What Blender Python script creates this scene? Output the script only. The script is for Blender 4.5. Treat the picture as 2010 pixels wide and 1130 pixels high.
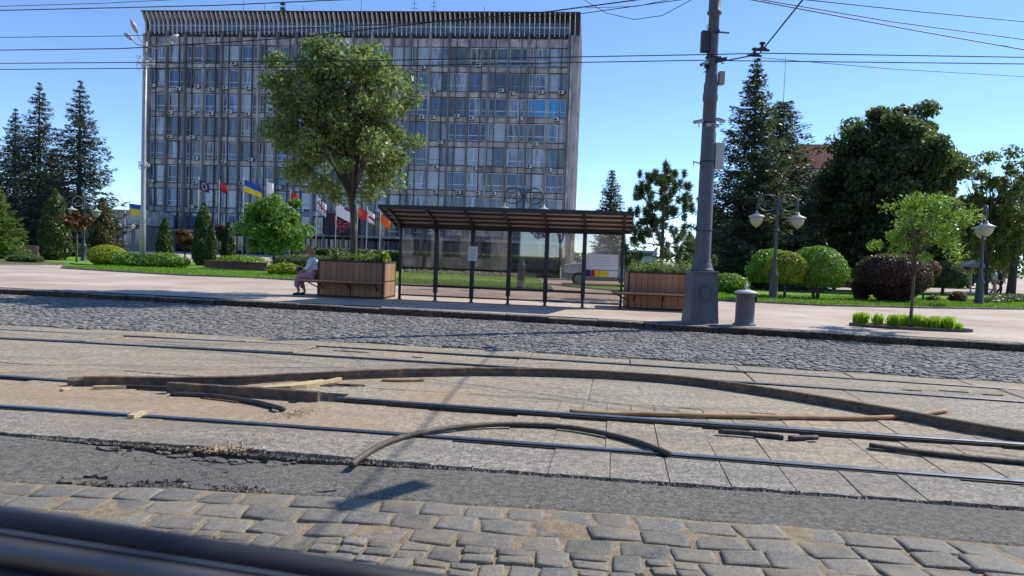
import bpy, math, random
import numpy as np
from mathutils import Vector, Matrix

for o in list(bpy.data.objects): bpy.data.objects.remove(o)
S = bpy.context.scene
COL = S.collection
R = math.radians
# ------------------------------------------------------------------ camera
PITCH, ROLL, CAMH = -R(2.56), R(2.1), 1.52
cd = bpy.data.cameras.new('camera'); cam = bpy.data.objects.new('camera', cd); COL.objects.link(cam)
cd.sensor_width = 36; cd.lens = 26.0; cd.clip_start = 0.05; cd.clip_end = 3000
cp, sp, c, s = math.cos(PITCH), math.sin(PITCH), math.cos(ROLL), math.sin(ROLL)
rt = Vector((c, -s*sp, s*cp)); up = Vector((-s, -c*sp, c*cp)); fw = Vector((0, cp, sp))
M4 = Matrix((rt, up, -fw)).transposed().to_4x4(); M4.translation = Vector((0, 0, CAMH))
cam.matrix_world = M4
cd.dof.use_dof = True; cd.dof.focus_distance = 14.0; cd.dof.aperture_fstop = 6.5
S.camera = cam
# ------------------------------------------------------------------ light
SUN_EL, SUN_AZ = R(45), R(60)            # azimuth from +Y towards +X
w = bpy.data.worlds.new("World"); S.world = w; w.use_nodes = True
nt = w.node_tree; sky = nt.nodes.new('ShaderNodeTexSky'); sky.sky_type = 'NISHITA'
sky.sun_disc = False; sky.sun_elevation = SUN_EL; sky.sun_rotation = SUN_AZ
sky.air_density = 0.66; sky.dust_density = 0.0; sky.ozone_density = 5.0; sky.altitude = 0
bg = nt.nodes['Background']; tint = nt.nodes.new('ShaderNodeMix'); tint.data_type = 'RGBA'; tint.blend_type = 'MULTIPLY'; tint.inputs[0].default_value = 1; tint.inputs[7].default_value = (.98, 1.0, 1.05, 1)
nt.links.new(sky.outputs[0], tint.inputs[6]); nt.links.new(tint.outputs[2], bg.inputs[0]); bg.inputs[1].default_value = 0.15
sl = bpy.data.lights.new('sun', 'SUN'); sl.energy = 3.6; sl.angle = R(0.5); sl.color = (1, .95, .86)
so = bpy.data.objects.new('sun', sl); COL.objects.link(so)
sd = Vector((math.sin(SUN_AZ)*math.cos(SUN_EL), math.cos(SUN_AZ)*math.cos(SUN_EL), math.sin(SUN_EL)))
so.rotation_euler = sd.to_track_quat('Z', 'Y').to_euler(); so.location = sd*60
S.view_settings.view_transform = 'Standard'; S.view_settings.look = 'None'
S.view_settings.exposure = 0.58; S.view_settings.gamma = 1; S.view_settings.use_curve_mapping = False

# ------------------------------------------------------------------ helpers
class MB:
    def __init__(self): self.v = []; self.f = []; self.m = []
    def add(self, vs, fs, m=0):
        b = len(self.v); self.v += [tuple(p) for p in vs]; self.f += [tuple(b+i for i in f) for f in fs]; self.m += [m]*len(fs)
        return self
    def box(self, x0, x1, y0, y1, z0, z1, m=0):
        vs = [(x0,y0,z0),(x1,y0,z0),(x1,y1,z0),(x0,y1,z0),(x0,y0,z1),(x1,y0,z1),(x1,y1,z1),(x0,y1,z1)]
        return self.add(vs, [(0,3,2,1),(4,5,6,7),(0,1,5,4),(1,2,6,5),(2,3,7,6),(3,0,4,7)], m)
    def bar(self, p, q, w, h, m=0):
        p, q = Vector(p), Vector(q); d = (q-p).normalized()
        sx = d.cross(Vector((0,0,1)));
        if sx.length < 1e-3: sx = Vector((1,0,0))
        sx.normalize(); sz = sx.cross(d).normalized()
        vs = []
        for e in (p, q):
            for a, b in ((-1,-1),(1,-1),(1,1),(-1,1)): vs.append(e+sx*a*w/2+sz*b*h/2)
        return self.add(vs, [(0,1,2,3),(7,6,5,4),(0,4,5,1),(1,5,6,2),(2,6,7,3),(3,7,4,0)], m)
    def tube(self, pts, r, n=8, m=0, cap=True):
        pts = [Vector(p) for p in pts]; k = len(pts)
        rs = r if isinstance(r, (list, tuple)) else [r]*k
        vs = []; prev = None
        for i, p in enumerate(pts):
            d = (pts[min(i+1,k-1)]-pts[max(i-1,0)])
            d = d.normalized() if d.length > 1e-9 else Vector((0,0,1))
            if prev is None:
                a = d.cross(Vector((0,0,1)))
                if a.length < 1e-2: a = d.cross(Vector((1,0,0)))
            else: a = prev - d*prev.dot(d)
            a.normalize(); prev = a; b = d.cross(a)
            for j in range(n):
                t = 2*math.pi*j/n; vs.append(p+(a*math.cos(t)+b*math.sin(t))*rs[i])
        fs = [(i*n+j, i*n+(j+1)%n, (i+1)*n+(j+1)%n, (i+1)*n+j) for i in range(k-1) for j in range(n)]
        if cap: fs += [tuple(range(n-1,-1,-1)), tuple((k-1)*n+j for j in range(n))]
        return self.add(vs, fs, m)
    def lathe(self, prof, n=20, m=0, c=(0,0,0), sx=1, sy=1, rot=0):
        vs = [(c[0]+r*sx*math.cos(2*math.pi*j/n+rot), c[1]+r*sy*math.sin(2*math.pi*j/n+rot), c[2]+z) for r, z in prof for j in range(n)]
        k = len(prof)
        fs = [(i*n+j, i*n+(j+1)%n, (i+1)*n+(j+1)%n, (i+1)*n+j) for i in range(k-1) for j in range(n)]
        fs += [tuple(range(n-1,-1,-1)), tuple((k-1)*n+j for j in range(n))]
        return self.add(vs, fs, m)
    def prism(self, P, z0, z1, m=0):
        n = len(P); vs = [(x,y,z0) for x,y in P]+[(x,y,z1) for x,y in P]
        return self.add(vs, [tuple(range(n-1,-1,-1)), tuple(range(n,2*n))]+[(i,(i+1)%n,n+(i+1)%n,n+i) for i in range(n)], m)
    def mesh(self, name, mats, smooth=False):
        me = bpy.data.meshes.new(name); me.from_pydata(self.v, [], self.f)
        for mt in (mats if isinstance(mats, (list, tuple)) else [mats]): me.materials.append(mt)
        me.polygons.foreach_set('material_index', self.m)
        if smooth: me.polygons.foreach_set('use_smooth', [True]*len(self.f))
        me.update(); return me
    def build(self, name, mats, parent=None, smooth=False, loc=(0,0,0), rz=0):
        return link(name, self.mesh(name, mats, smooth), parent, loc, rz)
def link(name, me, parent=None, loc=(0,0,0), rz=0):
    o = bpy.data.objects.new(name, me); COL.objects.link(o); o.parent = parent
    o.location = loc; o.rotation_euler = (0,0,rz); return o
def npmesh(name, V, n, mats, mi=None, smooth=False):
    """V: (N*n,3) verts, faces of n consecutive verts"""
    me = bpy.data.meshes.new(name); N = len(V)//n
    me.vertices.add(len(V)); me.vertices.foreach_set('co', np.asarray(V, dtype=np.float32).ravel())
    me.loops.add(len(V)); me.loops.foreach_set('vertex_index', np.arange(len(V), dtype=np.int32))
    me.polygons.add(N); me.polygons.foreach_set('loop_start', np.arange(0, len(V), n, dtype=np.int32))
    me.polygons.foreach_set('loop_total', np.full(N, n, dtype=np.int32))
    for mt in (mats if isinstance(mats, (list, tuple)) else [mats]): me.materials.append(mt)
    if mi is not None: me.polygons.foreach_set('material_index', np.asarray(mi, dtype=np.int32))
    me.update(calc_edges=True); return me
def tag(o, label=None, cat=None, group=None, kind=None):
    if label: o['label'] = label
    if cat: o['category'] = cat
    if group: o['group'] = group
    if kind: o['kind'] = kind
    return o
def thing(name, label, cat, loc=(0,0,0), rz=0, group=None):
    o = bpy.data.objects.new(name, None); COL.objects.link(o); o.location = loc; o.rotation_euler = (0,0,rz)
    o.empty_display_size = .3
    return tag(o, label, cat, group)
def dup(root, loc, rz, label, group=None, scale=1):
    r = root.copy(); COL.objects.link(r); r.location = loc; r.rotation_euler = (0,0,rz); r.scale = (scale,)*3
    r['label'] = label
    if group: r['group'] = group
    for ch in list(root.children):
        k = ch.copy(); COL.objects.link(k); k.parent = r
        for g_ in list(ch.children):
            d = g_.copy(); COL.objects.link(d); d.parent = k
    return r
def lerp(a, b, t): return a+(b-a)*t

# pixel of the survey photograph -> world (used only to measure real positions)
def ray(px, py):
    x = (px-1005)/1452; y = -(py-565)/1452
    x, y = x*c-y*s, x*s+y*c
    return Vector((x, cp-y*sp, sp+y*cp))
def gp(px, py, z=0.0):
    r = ray(px, py); t = (z-CAMH)/r.z; return Vector((r.x*t, r.y*t, z))
def at(px, py, Y):
    r = ray(px, py); t = Y/r.y; return Vector((r.x*t, Y, CAMH+r.z*t))

# ------------------------------------------------------------------ materials
def P(name, col=(.5,.5,.5), rough=.7, metal=0, spec=.5, emit=None, es=1):
    m = bpy.data.materials.new(name); m.use_nodes = True; b = m.node_tree.nodes['Principled BSDF']
    b.inputs['Base Color'].default_value = (*col, 1); b.inputs['Roughness'].default_value = rough
    b.inputs['Metallic'].default_value = metal; b.inputs['Specular IOR Level'].default_value = spec
    if emit: b.inputs['Emission Color'].default_value = (*emit, 1); b.inputs['Emission Strength'].default_value = es
    return m
def nd(m, t, **kw):
    n = m.node_tree.nodes.new(t)
    for k, v in kw.items():
        if k in n.inputs.keys() if hasattr(n.inputs, 'keys') else False: n.inputs[k].default_value = v
        else: setattr(n, k, v)
    return n
def noise(m, scale, detail=4, rough=.55, vec=None, sc=None):
    n = m.node_tree.nodes.new('ShaderNodeTexNoise'); n.inputs['Scale'].default_value = scale
    n.inputs['Detail'].default_value = detail; n.inputs['Roughness'].default_value = rough
    g = m.node_tree.nodes.new('ShaderNodeNewGeometry'); src = g.outputs['Position']
    if sc:
        mp = m.node_tree.nodes.new('ShaderNodeMapping'); mp.inputs['Scale'].default_value = sc
        m.node_tree.links.new(src, mp.inputs['Vector']); src = mp.outputs[0]
    m.node_tree.links.new(src, n.inputs['Vector']); return n.outputs['Fac']
def ramp(m, fac, stops):
    r = m.node_tree.nodes.new('ShaderNodeValToRGB'); e = r.color_ramp.elements
    while len(e) < len(stops): e.new(.5)
    for i, (p, cc) in enumerate(stops): e[i].position = p; e[i].color = (*cc, 1)
    m.node_tree.links.new(fac, r.inputs[0]); return r.outputs[0]
def mixc(m, a, b, fac, mode='MIX'):
    n = m.node_tree.nodes.new('ShaderNodeMix'); n.data_type = 'RGBA'; n.blend_type = mode
    for sck, v in ((n.inputs[0], fac), (n.inputs[6], a), (n.inputs[7], b)):
        if hasattr(v, 'is_linked'): m.node_tree.links.new(v, sck)
        elif isinstance(v, (int, float)): sck.default_value = v
        else: sck.default_value = (*v, 1)
    return n.outputs[2]
def setc(m, out): m.node_tree.links.new(out, m.node_tree.nodes['Principled BSDF'].inputs['Base Color'])
def bump(m, h, strength=.5, dist=.01):
    b = m.node_tree.nodes.new('ShaderNodeBump'); b.inputs['Strength'].default_value = strength; b.inputs['Distance'].default_value = dist
    m.node_tree.links.new(h, b.inputs['Height']); m.node_tree.links.new(b.outputs[0], m.node_tree.nodes['Principled BSDF'].inputs['Normal'])
def rnd_island(m): return m.node_tree.nodes.new('ShaderNodeNewGeometry').outputs['Random Per Island']
G3 = lambda v: (v, v, v)
def N(name, c1, c2, scale, rough=.8, detail=6, bs=0, bd=.01, bscale=None, lo=.3, hi=.7, spec=.4, metal=0, sc=None):
    m = P(name, c1, rough, metal, spec)
    f = noise(m, scale, detail, .6, sc=sc); setc(m, ramp(m, f, [(lo, c1), (hi, c2)]))
    if bs: bump(m, noise(m, bscale or scale*3, 6, .65), bs, bd)
    return m
def stonemat(name, cols, speckle, patch, patchcol, patchamt, rough=.7, isl=.3, bs=.5, bd=.004, pscale=.8, amp=.75):
    m = P(name, cols[0], rough, 0, .22)
    base = ramp(m, rnd_island(m), [(0, cols[0]), (.5, cols[1]), (1, cols[2])])
    sp_ = noise(m, speckle, 3, .7); base = mixc(m, base, ramp(m, sp_, [(.40, G3(.12)), (.5, G3(.5)), (.60, G3(.88))]), amp, 'OVERLAY')
    big = noise(m, patch, 5, .6); base = mixc(m, base, patchcol, ramp_f(m, big, .5-patchamt*.3, .5+.25))
    mid = noise(m, speckle*.28, 4, .75); base = mixc(m, base, ramp(m, mid, [(.38, G3(.30)), (.5, G3(.5)), (.62, G3(.68))]), amp, 'OVERLAY')
    setc(m, base); bump(m, sp_, bs, bd); return m
def ramp_f(m, f, a, b, lo=0., hi=1.):
    n = m.node_tree.nodes.new('ShaderNodeMapRange'); n.inputs[1].default_value = a; n.inputs[2].default_value = b
    n.inputs[3].default_value = lo; n.inputs[4].default_value = hi; m.node_tree.links.new(f, n.inputs[0]); return n.outputs[0]
def math_(m, op, a, b=None):
    n = m.node_tree.nodes.new('ShaderNodeMath'); n.operation = op
    for i, v in enumerate((a, b)):
        if v is None: continue
        if isinstance(v, (int, float)): n.inputs[i].default_value = v
        else: m.node_tree.links.new(v, n.inputs[i])
    return n.outputs[0]
def leafmat(name, c1, c2, c3, trans=.35, rough=.45, nscale=1.2):
    m = P(name, c1, rough, 0, .35); nt = m.node_tree
    a = ramp(m, rnd_island(m), [(0, c1), (.6, c2), (1, c3)])
    a = mixc(m, a, ramp(m, noise(m, nscale, 2), [(.35, G3(.35)), (.65, G3(.65))]), .5, 'OVERLAY')
    setc(m, a); tr = nt.nodes.new('ShaderNodeBsdfTranslucent')
    tc = mixc(m, a, (.55, .8, .1), .25); nt.links.new(tc, tr.inputs[0])
    mx = nt.nodes.new('ShaderNodeMixShader'); mx.inputs[0].default_value = trans
    out = nt.nodes['Material Output']; nt.links.new(nt.nodes['Principled BSDF'].outputs[0], mx.inputs[1]); nt.links.new(tr.outputs[0], mx.inputs[2])
    nt.links.new(mx.outputs[0], out.inputs[0]); return m

M = {}
M['dirt'] = N('dark_soil', (.03,.025,.02), (.09,.075,.055), 9, bs=.8, bd=.03, bscale=40)
M['sand'] = N('sandy_joint', (.20,.15,.09), (.40,.32,.20), 14, bs=.9, bd=.02, bscale=70)
M['joint'] = N('grey_joint', (.10,.09,.075), (.24,.21,.16), 5, bs=.9, bd=.02, bscale=60)
M['asphalt'] = stonemat('asphalt', [(.145,.137,.12)]*3, 70, 1.0, (.14,.13,.11), .6, .9, bs=.9, bd=.006)
def asph_cracks(m):
    nt = m.node_tree; b = nt.nodes['Principled BSDF']; b.inputs['Specular IOR Level'].default_value = .2; base = b.inputs['Base Color'].links[0].from_socket
    v = nt.nodes.new('ShaderNodeTexVoronoi'); v.feature = 'DISTANCE_TO_EDGE'; v.inputs['Scale'].default_value = 2.2
    g = nt.nodes.new('ShaderNodeNewGeometry'); n = nt.nodes.new('ShaderNodeTexNoise'); n.inputs['Scale'].default_value = 4; nt.links.new(g.outputs['Position'], n.inputs['Vector'])
    ad = nt.nodes.new('ShaderNodeMix'); ad.data_type = 'VECTOR'; ad.inputs[0].default_value = .3; nt.links.new(g.outputs['Position'], ad.inputs[4]); nt.links.new(n.outputs['Color'], ad.inputs[5]); nt.links.new(ad.outputs[1], v.inputs['Vector'])
    cr = ramp_f(m, v.outputs['Distance'], .004, .016, 1, 0)
    sx = nt.nodes.new('ShaderNodeSeparateXYZ'); nt.links.new(g.outputs['Position'], sx.inputs[0])
    cr = math_(m, 'MULTIPLY', math_(m, 'MULTIPLY', cr, ramp_f(m, sx.outputs[0], -1.9, -.7, 1, 0)), ramp_f(m, noise(m, 1.6, 2), .42, .52))
    patch = ramp_f(m, noise(m, .8, 1, .3), .50, .53); base = mixc(m, base, (.105,.10,.10), math_(m, 'MULTIPLY', math_(m, 'MULTIPLY', patch, .55), ramp_f(m, sx.outputs[0], -2.0, -1.4, 1, 0)))
    nt.links.new(mixc(m, base, (.03,.026,.02), cr), b.inputs['Base Color'])
asph_cracks(M['asphalt'])
M['slab'] = stonemat('concrete_slab', [(.285,.258,.208), (.305,.275,.222), (.32,.288,.232)], 45, .45, (.37,.295,.20), .7, .85, bs=.9)
M['slab_grey'] = stonemat('grey_concrete_slab', [(.24,.222,.192), (.265,.243,.208), (.285,.258,.22)], 45, .5, (.27,.235,.185), .4, .85, bs=.9)
def grime(m, x0=None):
    nt = m.node_tree; b = nt.nodes['Principled BSDF']; b.inputs['Specular IOR Level'].default_value = .25; base = b.inputs['Base Color'].links[0].from_socket
    st = ramp_f(m, noise(m, 1.0, 6, .7, sc=(.5,2.2,1)), .46, .70); base = mixc(m, base, (.13,.12,.10), math_(m, 'MULTIPLY', st, .6))
    sp2 = ramp_f(m, noise(m, 13, 5, .75), .58, .68); base = mixc(m, base, (.10,.085,.065), math_(m, 'MULTIPLY', sp2, .5))
    g = nt.nodes.new('ShaderNodeNewGeometry'); sx = nt.nodes.new('ShaderNodeSeparateXYZ'); nt.links.new(g.outputs['Position'], sx.inputs[0])
    du = math_(m, 'MULTIPLY', ramp_f(m, sx.outputs[0], -1.2, .2, 1, 0), ramp_f(m, noise(m, .9, 5, .65), .36, .60)); du = math_(m, 'MULTIPLY', du, ramp_f(m, sx.outputs[1], 5.6, 6.4, 0, 1))
    du = math_(m, 'MULTIPLY', du, ramp_f(m, sx.outputs[1], 8.2, 9.0, 1, .2)); nt.links.new(mixc(m, base, (.36,.25,.15), math_(m, 'MULTIPLY', du, .6)), b.inputs['Base Color'])
grime(M['slab']); grime(M['slab_grey'])
M['sett'] = stonemat('granite_sett', [(.105,.103,.095), (.155,.15,.135), (.225,.212,.185)], 60, 3.5, (.25,.21,.15), .55, .6, bs=.7, bd=.008, amp=.35)
M['cobble'] = stonemat('small_cobble', [(.13,.125,.115), (.20,.192,.178), (.30,.285,.26)], 30, .5, (.19,.175,.155), .3, .7, bs=.3)
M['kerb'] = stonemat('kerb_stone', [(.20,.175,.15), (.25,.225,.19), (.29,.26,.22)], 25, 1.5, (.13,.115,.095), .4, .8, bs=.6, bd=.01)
M['kerb_face'] = stonemat('dark_kerb_face', [(.06,.046,.034), (.08,.062,.045), (.10,.078,.058)], 25, 1.5, (.04,.033,.025), .4, .9, bs=.6, bd=.01)  # front face darker and browner than the kerb top
M['steel'] = N('worn_steel', (.26,.25,.24), (.46,.45,.44), 8, .36, metal=1)
M['rail_side'] = N('dark_rail_side', (.02,.018,.017), (.06,.05,.042), 12, .6)
M['rust'] = N('rusty_iron', (.075,.058,.046), (.16,.12,.085), 7, .75, bs=.9, bd=.01, bscale=35)
def rusty(m):
    base = m.node_tree.nodes['Principled BSDF'].inputs['Base Color'].links[0].from_socket
    base = mixc(m, base, (.26,.16,.09), ramp_f(m, noise(m, 5, 6, .7), .54, .68)); base = mixc(m, base, (.24,.21,.17), math_(m, 'MULTIPLY', ramp_f(m, noise(m, 22, 4, .7), .56, .66), .6)); setc(m, base)
rusty(M['rust'])
M['rust_light'] = N('orange_rust', (.30,.17,.07), (.42,.30,.17), 6, .8, bs=.4, bd=.004, bscale=60)
M['rubber'] = N('black_rubber', (.022,.021,.019), (.085,.073,.06), 9, .6, bs=.8, bd=.006, bscale=50)
M['grass'] = N('lawn', (.13,.26,.012), (.21,.38,.03), 1.3, .9, bs=1, bd=.05, bscale=30)
M['grass_dry'] = N('dry_lawn', (.07,.10,.02), (.17,.17,.06), .8, .9, bs=1, bd=.05, bscale=30)
M['iron'] = N('grey_painted_iron', (.085,.095,.11), (.13,.14,.155), 5, .5, bs=.2, bd=.004, bscale=30)
M['iron_dark'] = N('dark_painted_iron', (.03,.032,.037), (.06,.062,.07), 6, .5)
M['galv'] = N('galvanised_pole', (.30,.30,.30), (.42,.42,.41), 3, .5, metal=.3)
M['white'] = P('white_plastic', (.72,.72,.70), .5)
M['offw'] = N('aged_white', (.45,.45,.43), (.62,.62,.59), 6, .6)
M['beige'] = N('beige_box', (.36,.30,.24), (.42,.36,.29), 6, .6)
M['shelter'] = N('shelter_metal', (.028,.028,.032), (.05,.05,.055), 8, .45, metal=.2)
M['poly'] = leafmat('brown_roof_panel', (.38,.25,.19), (.42,.29,.22), (.46,.32,.25), .35) if False else N('brown_roof_panel', (.45,.31,.25), (.55,.40,.33), 2, .4)
M['black'] = P('black', (.012,.012,.013), .6)
M['paper'] = N('paper', (.62,.62,.6), (.75,.75,.73), 30, .8)
M['ink'] = P('grey_ink', (.3,.3,.3), .8)
for k, v in dict(blue=(.02,.07,.35), yellow=(.75,.55,.03), red=(.55,.02,.03), orange=(.75,.14,.01), cloth_white=(.75,.75,.73), navy=(.02,.03,.14), bordeaux=(.25,.01,.04)).items():
    M[k] = P(k+'_cloth', v, .8)
# bark
M['bark'] = N('bark', (.06,.05,.04), (.15,.13,.105), 10, .9, bs=.8, bd=.02, bscale=30, sc=(1,1,.2))
def wood():
    m = P('planter_wood', (.3,.2,.12), .6); nt = m.node_tree
    base = ramp(m, rnd_island(m), [(0,(.30,.155,.075)),(.5,(.36,.20,.105)),(1,(.27,.15,.085))])
    g = noise(m, 20, 6, .7, sc=(1,1,.08)); base = mixc(m, base, ramp(m, g, [(.3,G3(.38)),(.7,G3(.6))]), .5, 'OVERLAY')
    setc(m, base); return m
M['wood'] = wood()
M['brown'] = N('dark_brown_frame', (.035,.02,.014), (.06,.035,.022), 6, .5)
def glass(name, tint=(.80,.76,.73), refl=.085):
    m = bpy.data.materials.new(name); m.use_nodes = True; nt = m.node_tree; nt.nodes.clear()
    o = nt.nodes.new('ShaderNodeOutputMaterial'); t = nt.nodes.new('ShaderNodeBsdfTransparent'); t.inputs[0].default_value = (*tint,1)
    g = nt.nodes.new('ShaderNodeBsdfGlossy'); g.inputs['Roughness'].default_value = .02; g.inputs[0].default_value = (.95,.97,1,1)
    fr = nt.nodes.new('ShaderNodeFresnel'); fr.inputs[0].default_value = 1.5
    mr = nt.nodes.new('ShaderNodeMapRange'); mr.inputs[3].default_value = refl; mr.inputs[4].default_value = .9
    nt.links.new(fr.outputs[0], mr.inputs[0]); mx = nt.nodes.new('ShaderNodeMixShader')
    nt.links.new(mr.outputs[0], mx.inputs[0]); nt.links.new(t.outputs[0], mx.inputs[1]); nt.links.new(g.outputs[0], mx.inputs[2])
    nt.links.new(mx.outputs[0], o.inputs[0]); return m
M['glass'] = glass('shelter_glass')
def paving():
    m = P('pink_paving', (.45,.35,.28), .85, 0, .3); nt = m.node_tree
    br = nt.nodes.new('ShaderNodeTexBrick'); g = nt.nodes.new('ShaderNodeNewGeometry'); nt.links.new(g.outputs['Position'], br.inputs['Vector'])
    br.inputs['Scale'].default_value = 1; br.inputs['Brick Width'].default_value = .4; br.inputs['Row Height'].default_value = .2
    br.inputs['Mortar Size'].default_value = .012; br.inputs['Color1'].default_value = (.53,.43,.34,1); br.inputs['Color2'].default_value = (.47,.39,.32,1)
    br.inputs['Mortar'].default_value = (.25,.2,.16,1)
    a = mixc(m, br.outputs[0], ramp(m, noise(m, .35, 5), [(.36,(.36,.27,.21)),(.5,(.50,.41,.33)),(.64,(.64,.56,.47))]), .6)
    st = ramp_f(m, noise(m, 1.0, 5, .7, sc=(.15,1.3,1)), .5, .66); a = mixc(m, a, (.36,.29,.235), math_(m, 'MULTIPLY', st, .55)); sp3 = ramp_f(m, noise(m, 7, 3, .7), .62, .68); a = mixc(m, a, (.26,.21,.17), math_(m, 'MULTIPLY', sp3, .5))
    setc(m, a); return m
M['pave'] = paving()
# ------------------------------------------------------------------ ground lines (world x -> y), surveyed
def line(pts):
    a = np.array(pts); k = np.polyfit(a[:,0], a[:,1], 2 if len(pts) > 2 else 1); x0, x1 = a[0,0], a[-1,0]; dk = np.polyder(k)
    def f(x):
        if x < x0: return float(np.polyval(k,x0)+np.polyval(dk,x0)*(x-x0))
        if x > x1: return float(np.polyval(k,x1)+np.polyval(dk,x1)*(x-x1))
        return float(np.polyval(k,x))
    return f
Lk = line([(-13.31,19.3),(-6.36,18.2),(0.03,16.62),(5.1,15.75),(9.9,14.3)])
LA = line([(-8.25,11.95),(-2.37,11.3),(2.47,10.49),(6.75,9.63)])
LB = line([(-7.59,10.95),(-2.14,10.3),(0,10.0),(2.78,9.42),(6.14,8.72)])
LC = line([(-5.49,8.0),(-4.64,7.85),(-1.74,7.36),(1.66,6.92),(4.57,6.46)])
LD = line([(-4.54,6.56),(-1.25,6.12),(1.39,5.75),(3.8,5.35)])
LJ = line([(-6.11,8.85),(-3.47,8.42),(-2.01,8.2),(0.02,7.84),(5.61,7.1)])
LE = line([(-3.93,5.68),(-2.17,5.38),(-1.07,5.27),(1.26,5.02),(3.35,4.72)])
LS = line([(-3.06,4.50),(-1.9,4.50),(-.28,4.41),(.64,4.33),(1.8,4.2),(2.91,4.05)])
XL, XR = -26, 22
# base ground sheet reaching the horizon
MB().add([(-1500,-1500,-.16),(1500,-1500,-.16),(1500,2500,-.16),(-1500,2500,-.16)], [(0,1,2,3)]).build('ground', M['dirt'])['kind'] = 'structure'
# far plaza paving
b = MB(); xs = [-900,-200,-60]+[x for x in range(-40,41,2)]+[60,200,900]
vs = []; fs = []
for i, x in enumerate(xs): vs += [(x, Lk(max(min(x,45),-60))+.30, .16), (x, 1500, .16)]
fs = [(2*i, 2*i+2, 2*i+3, 2*i+1) for i in range(len(xs)-1)]
b.add(vs, fs).build('pavement', M['pave'])['kind'] = 'structure'

rng = np.random.default_rng(7); random.seed(7)
def vn(x, y, sc=1.0, seed=0):   # cheap smooth noise
    return (math.sin(x*1.7*sc+seed)+math.sin(y*2.3*sc+seed*2.1)+math.sin((x+y)*3.1*sc+seed*.7)+math.sin((x-y*1.3)*5.3*sc+seed*1.3)*.6)/3.6
# kerb stones
b = MB(); x = -40.0
while x < 34:
    L = random.choice([1.0,1.1,1.5,.95]); x1 = x+L-.018; dz = random.uniform(-.018,.014); dy = random.uniform(-.025,.025)
    y0, y1 = Lk(x)+dy, Lk(x1)+dy; T = .15+dz
    pr = [(0,-.14),(0,T-.02),(.02,T),(.29,T+.004),(.29,-.14)]
    vs = [(x, y0+a, z) for a, z in pr]+[(x1, y1+a, z) for a, z in pr]
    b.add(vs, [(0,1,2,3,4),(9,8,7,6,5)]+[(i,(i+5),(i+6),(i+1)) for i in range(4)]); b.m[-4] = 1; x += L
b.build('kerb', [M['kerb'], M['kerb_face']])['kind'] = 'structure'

# --- slabs between lines
def slabrow(b, lo, hi, step, x0, x1, z=0, gap=.004, jl=0, jh=0, dz=.003, tilt=.004, zf=None):
    x = x0
    while x < x1:
        st = step*random.uniform(.97,1.03); a, e = x+gap/2, x+st-gap/2
        ya, ye = lo(a), lo(e); ha, he = hi(a), hi(e); sk = .14
        dza = z+random.uniform(-dz,dz)+(zf(x) if zf else 0); k = 9 if (jl or jh) else 2
        bot = []; top = []
        for i in range(k):
            t = i/(k-1); xx = lerp(a, e, t); bot.append((xx, lo(xx)+(random.uniform(-jl,jl) if jl else 0)))
            xh = xx+sk*(hi(xx)-lo(xx)); top.append((xh, hi(xh)+(random.uniform(-jh,jh) if jh else 0)))
        Pp = bot+top[::-1]; n = len(Pp)
        tl, tx = random.uniform(-tilt,tilt), random.uniform(-tilt,tilt)
        def zz(p): return dza+tl*(p[1]-ya)/.5+tx*(p[0]-a)/.5
        cx = sum(p[0] for p in Pp)/n; cy = sum(p[1] for p in Pp)/n
        ins = [(p[0]+(cx-p[0])*.012, p[1]+(cy-p[1])*.012) for p in Pp]
        vs = [(p[0],p[1],-.15) for p in Pp]+[(p[0],p[1],zz(p)-.006) for p in Pp]+[(q[0],q[1],zz(q)) for q in ins]
        fs = [(i,(i+1)%n,n+(i+1)%n,n+i) for i in range(n)]+[(n+i,n+(i+1)%n,2*n+(i+1)%n,2*n+i) for i in range(n)]+[tuple(range(2*n,3*n))]
        b.add(vs, fs); x += st
GR = .055
b = MB()
def crackz(x): return .045*math.exp(-((x+2.0)/1.1)**2)
slabrow(b, lambda x: LE(x)+.03+.03*math.exp(-((x+1.9)/.6)**2)+.012*vn(x,0,5), lambda x: LD(x)-.10, .42, -14, 14, jl=.012, zf=lambda x: .2*crackz(x))
b.build('track_slabs', M['slab_grey'])['kind'] = 'structure'; b = MB()
slabrow(b, lambda x: LD(x)+.036, lambda x: LC(x)-.13, .42, -14, -2.35)
slabrow(b, lambda x: LD(x)+.036, lambda x: LC(x)-.15, .42, -2.18, 16)
slabrow(b, lambda x: LC(x)+.06, lambda x: LJ(x), .42, -16, -4.2)
slabrow(b, lambda x: LC(x)+.32, lambda x: LJ(x), .42, -4.1, -1.75, dz=.01, tilt=.02)
slabrow(b, lambda x: LC(x)+.06, lambda x: LJ(x)-.01, .24, -1.7, 18)
slabrow(b, lambda x: LJ(x)+.02, lambda x: LB(x)-.09, 3.1, -24, 22, gap=.008, dz=.002, tilt=.0)
slabrow(b, lambda x: LB(x)+.06, lambda x: LA(x)-.05, 3.1, -24.6, 22, gap=.02, jh=.0)
slabrow(b, lambda x: LA(x)+.06, lambda x: LA(x)+.62, 1.5, -28, 26, gap=.015)
b.build('track_slabs', M['slab'])['kind'] = 'structure'
BEDS = True
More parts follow.
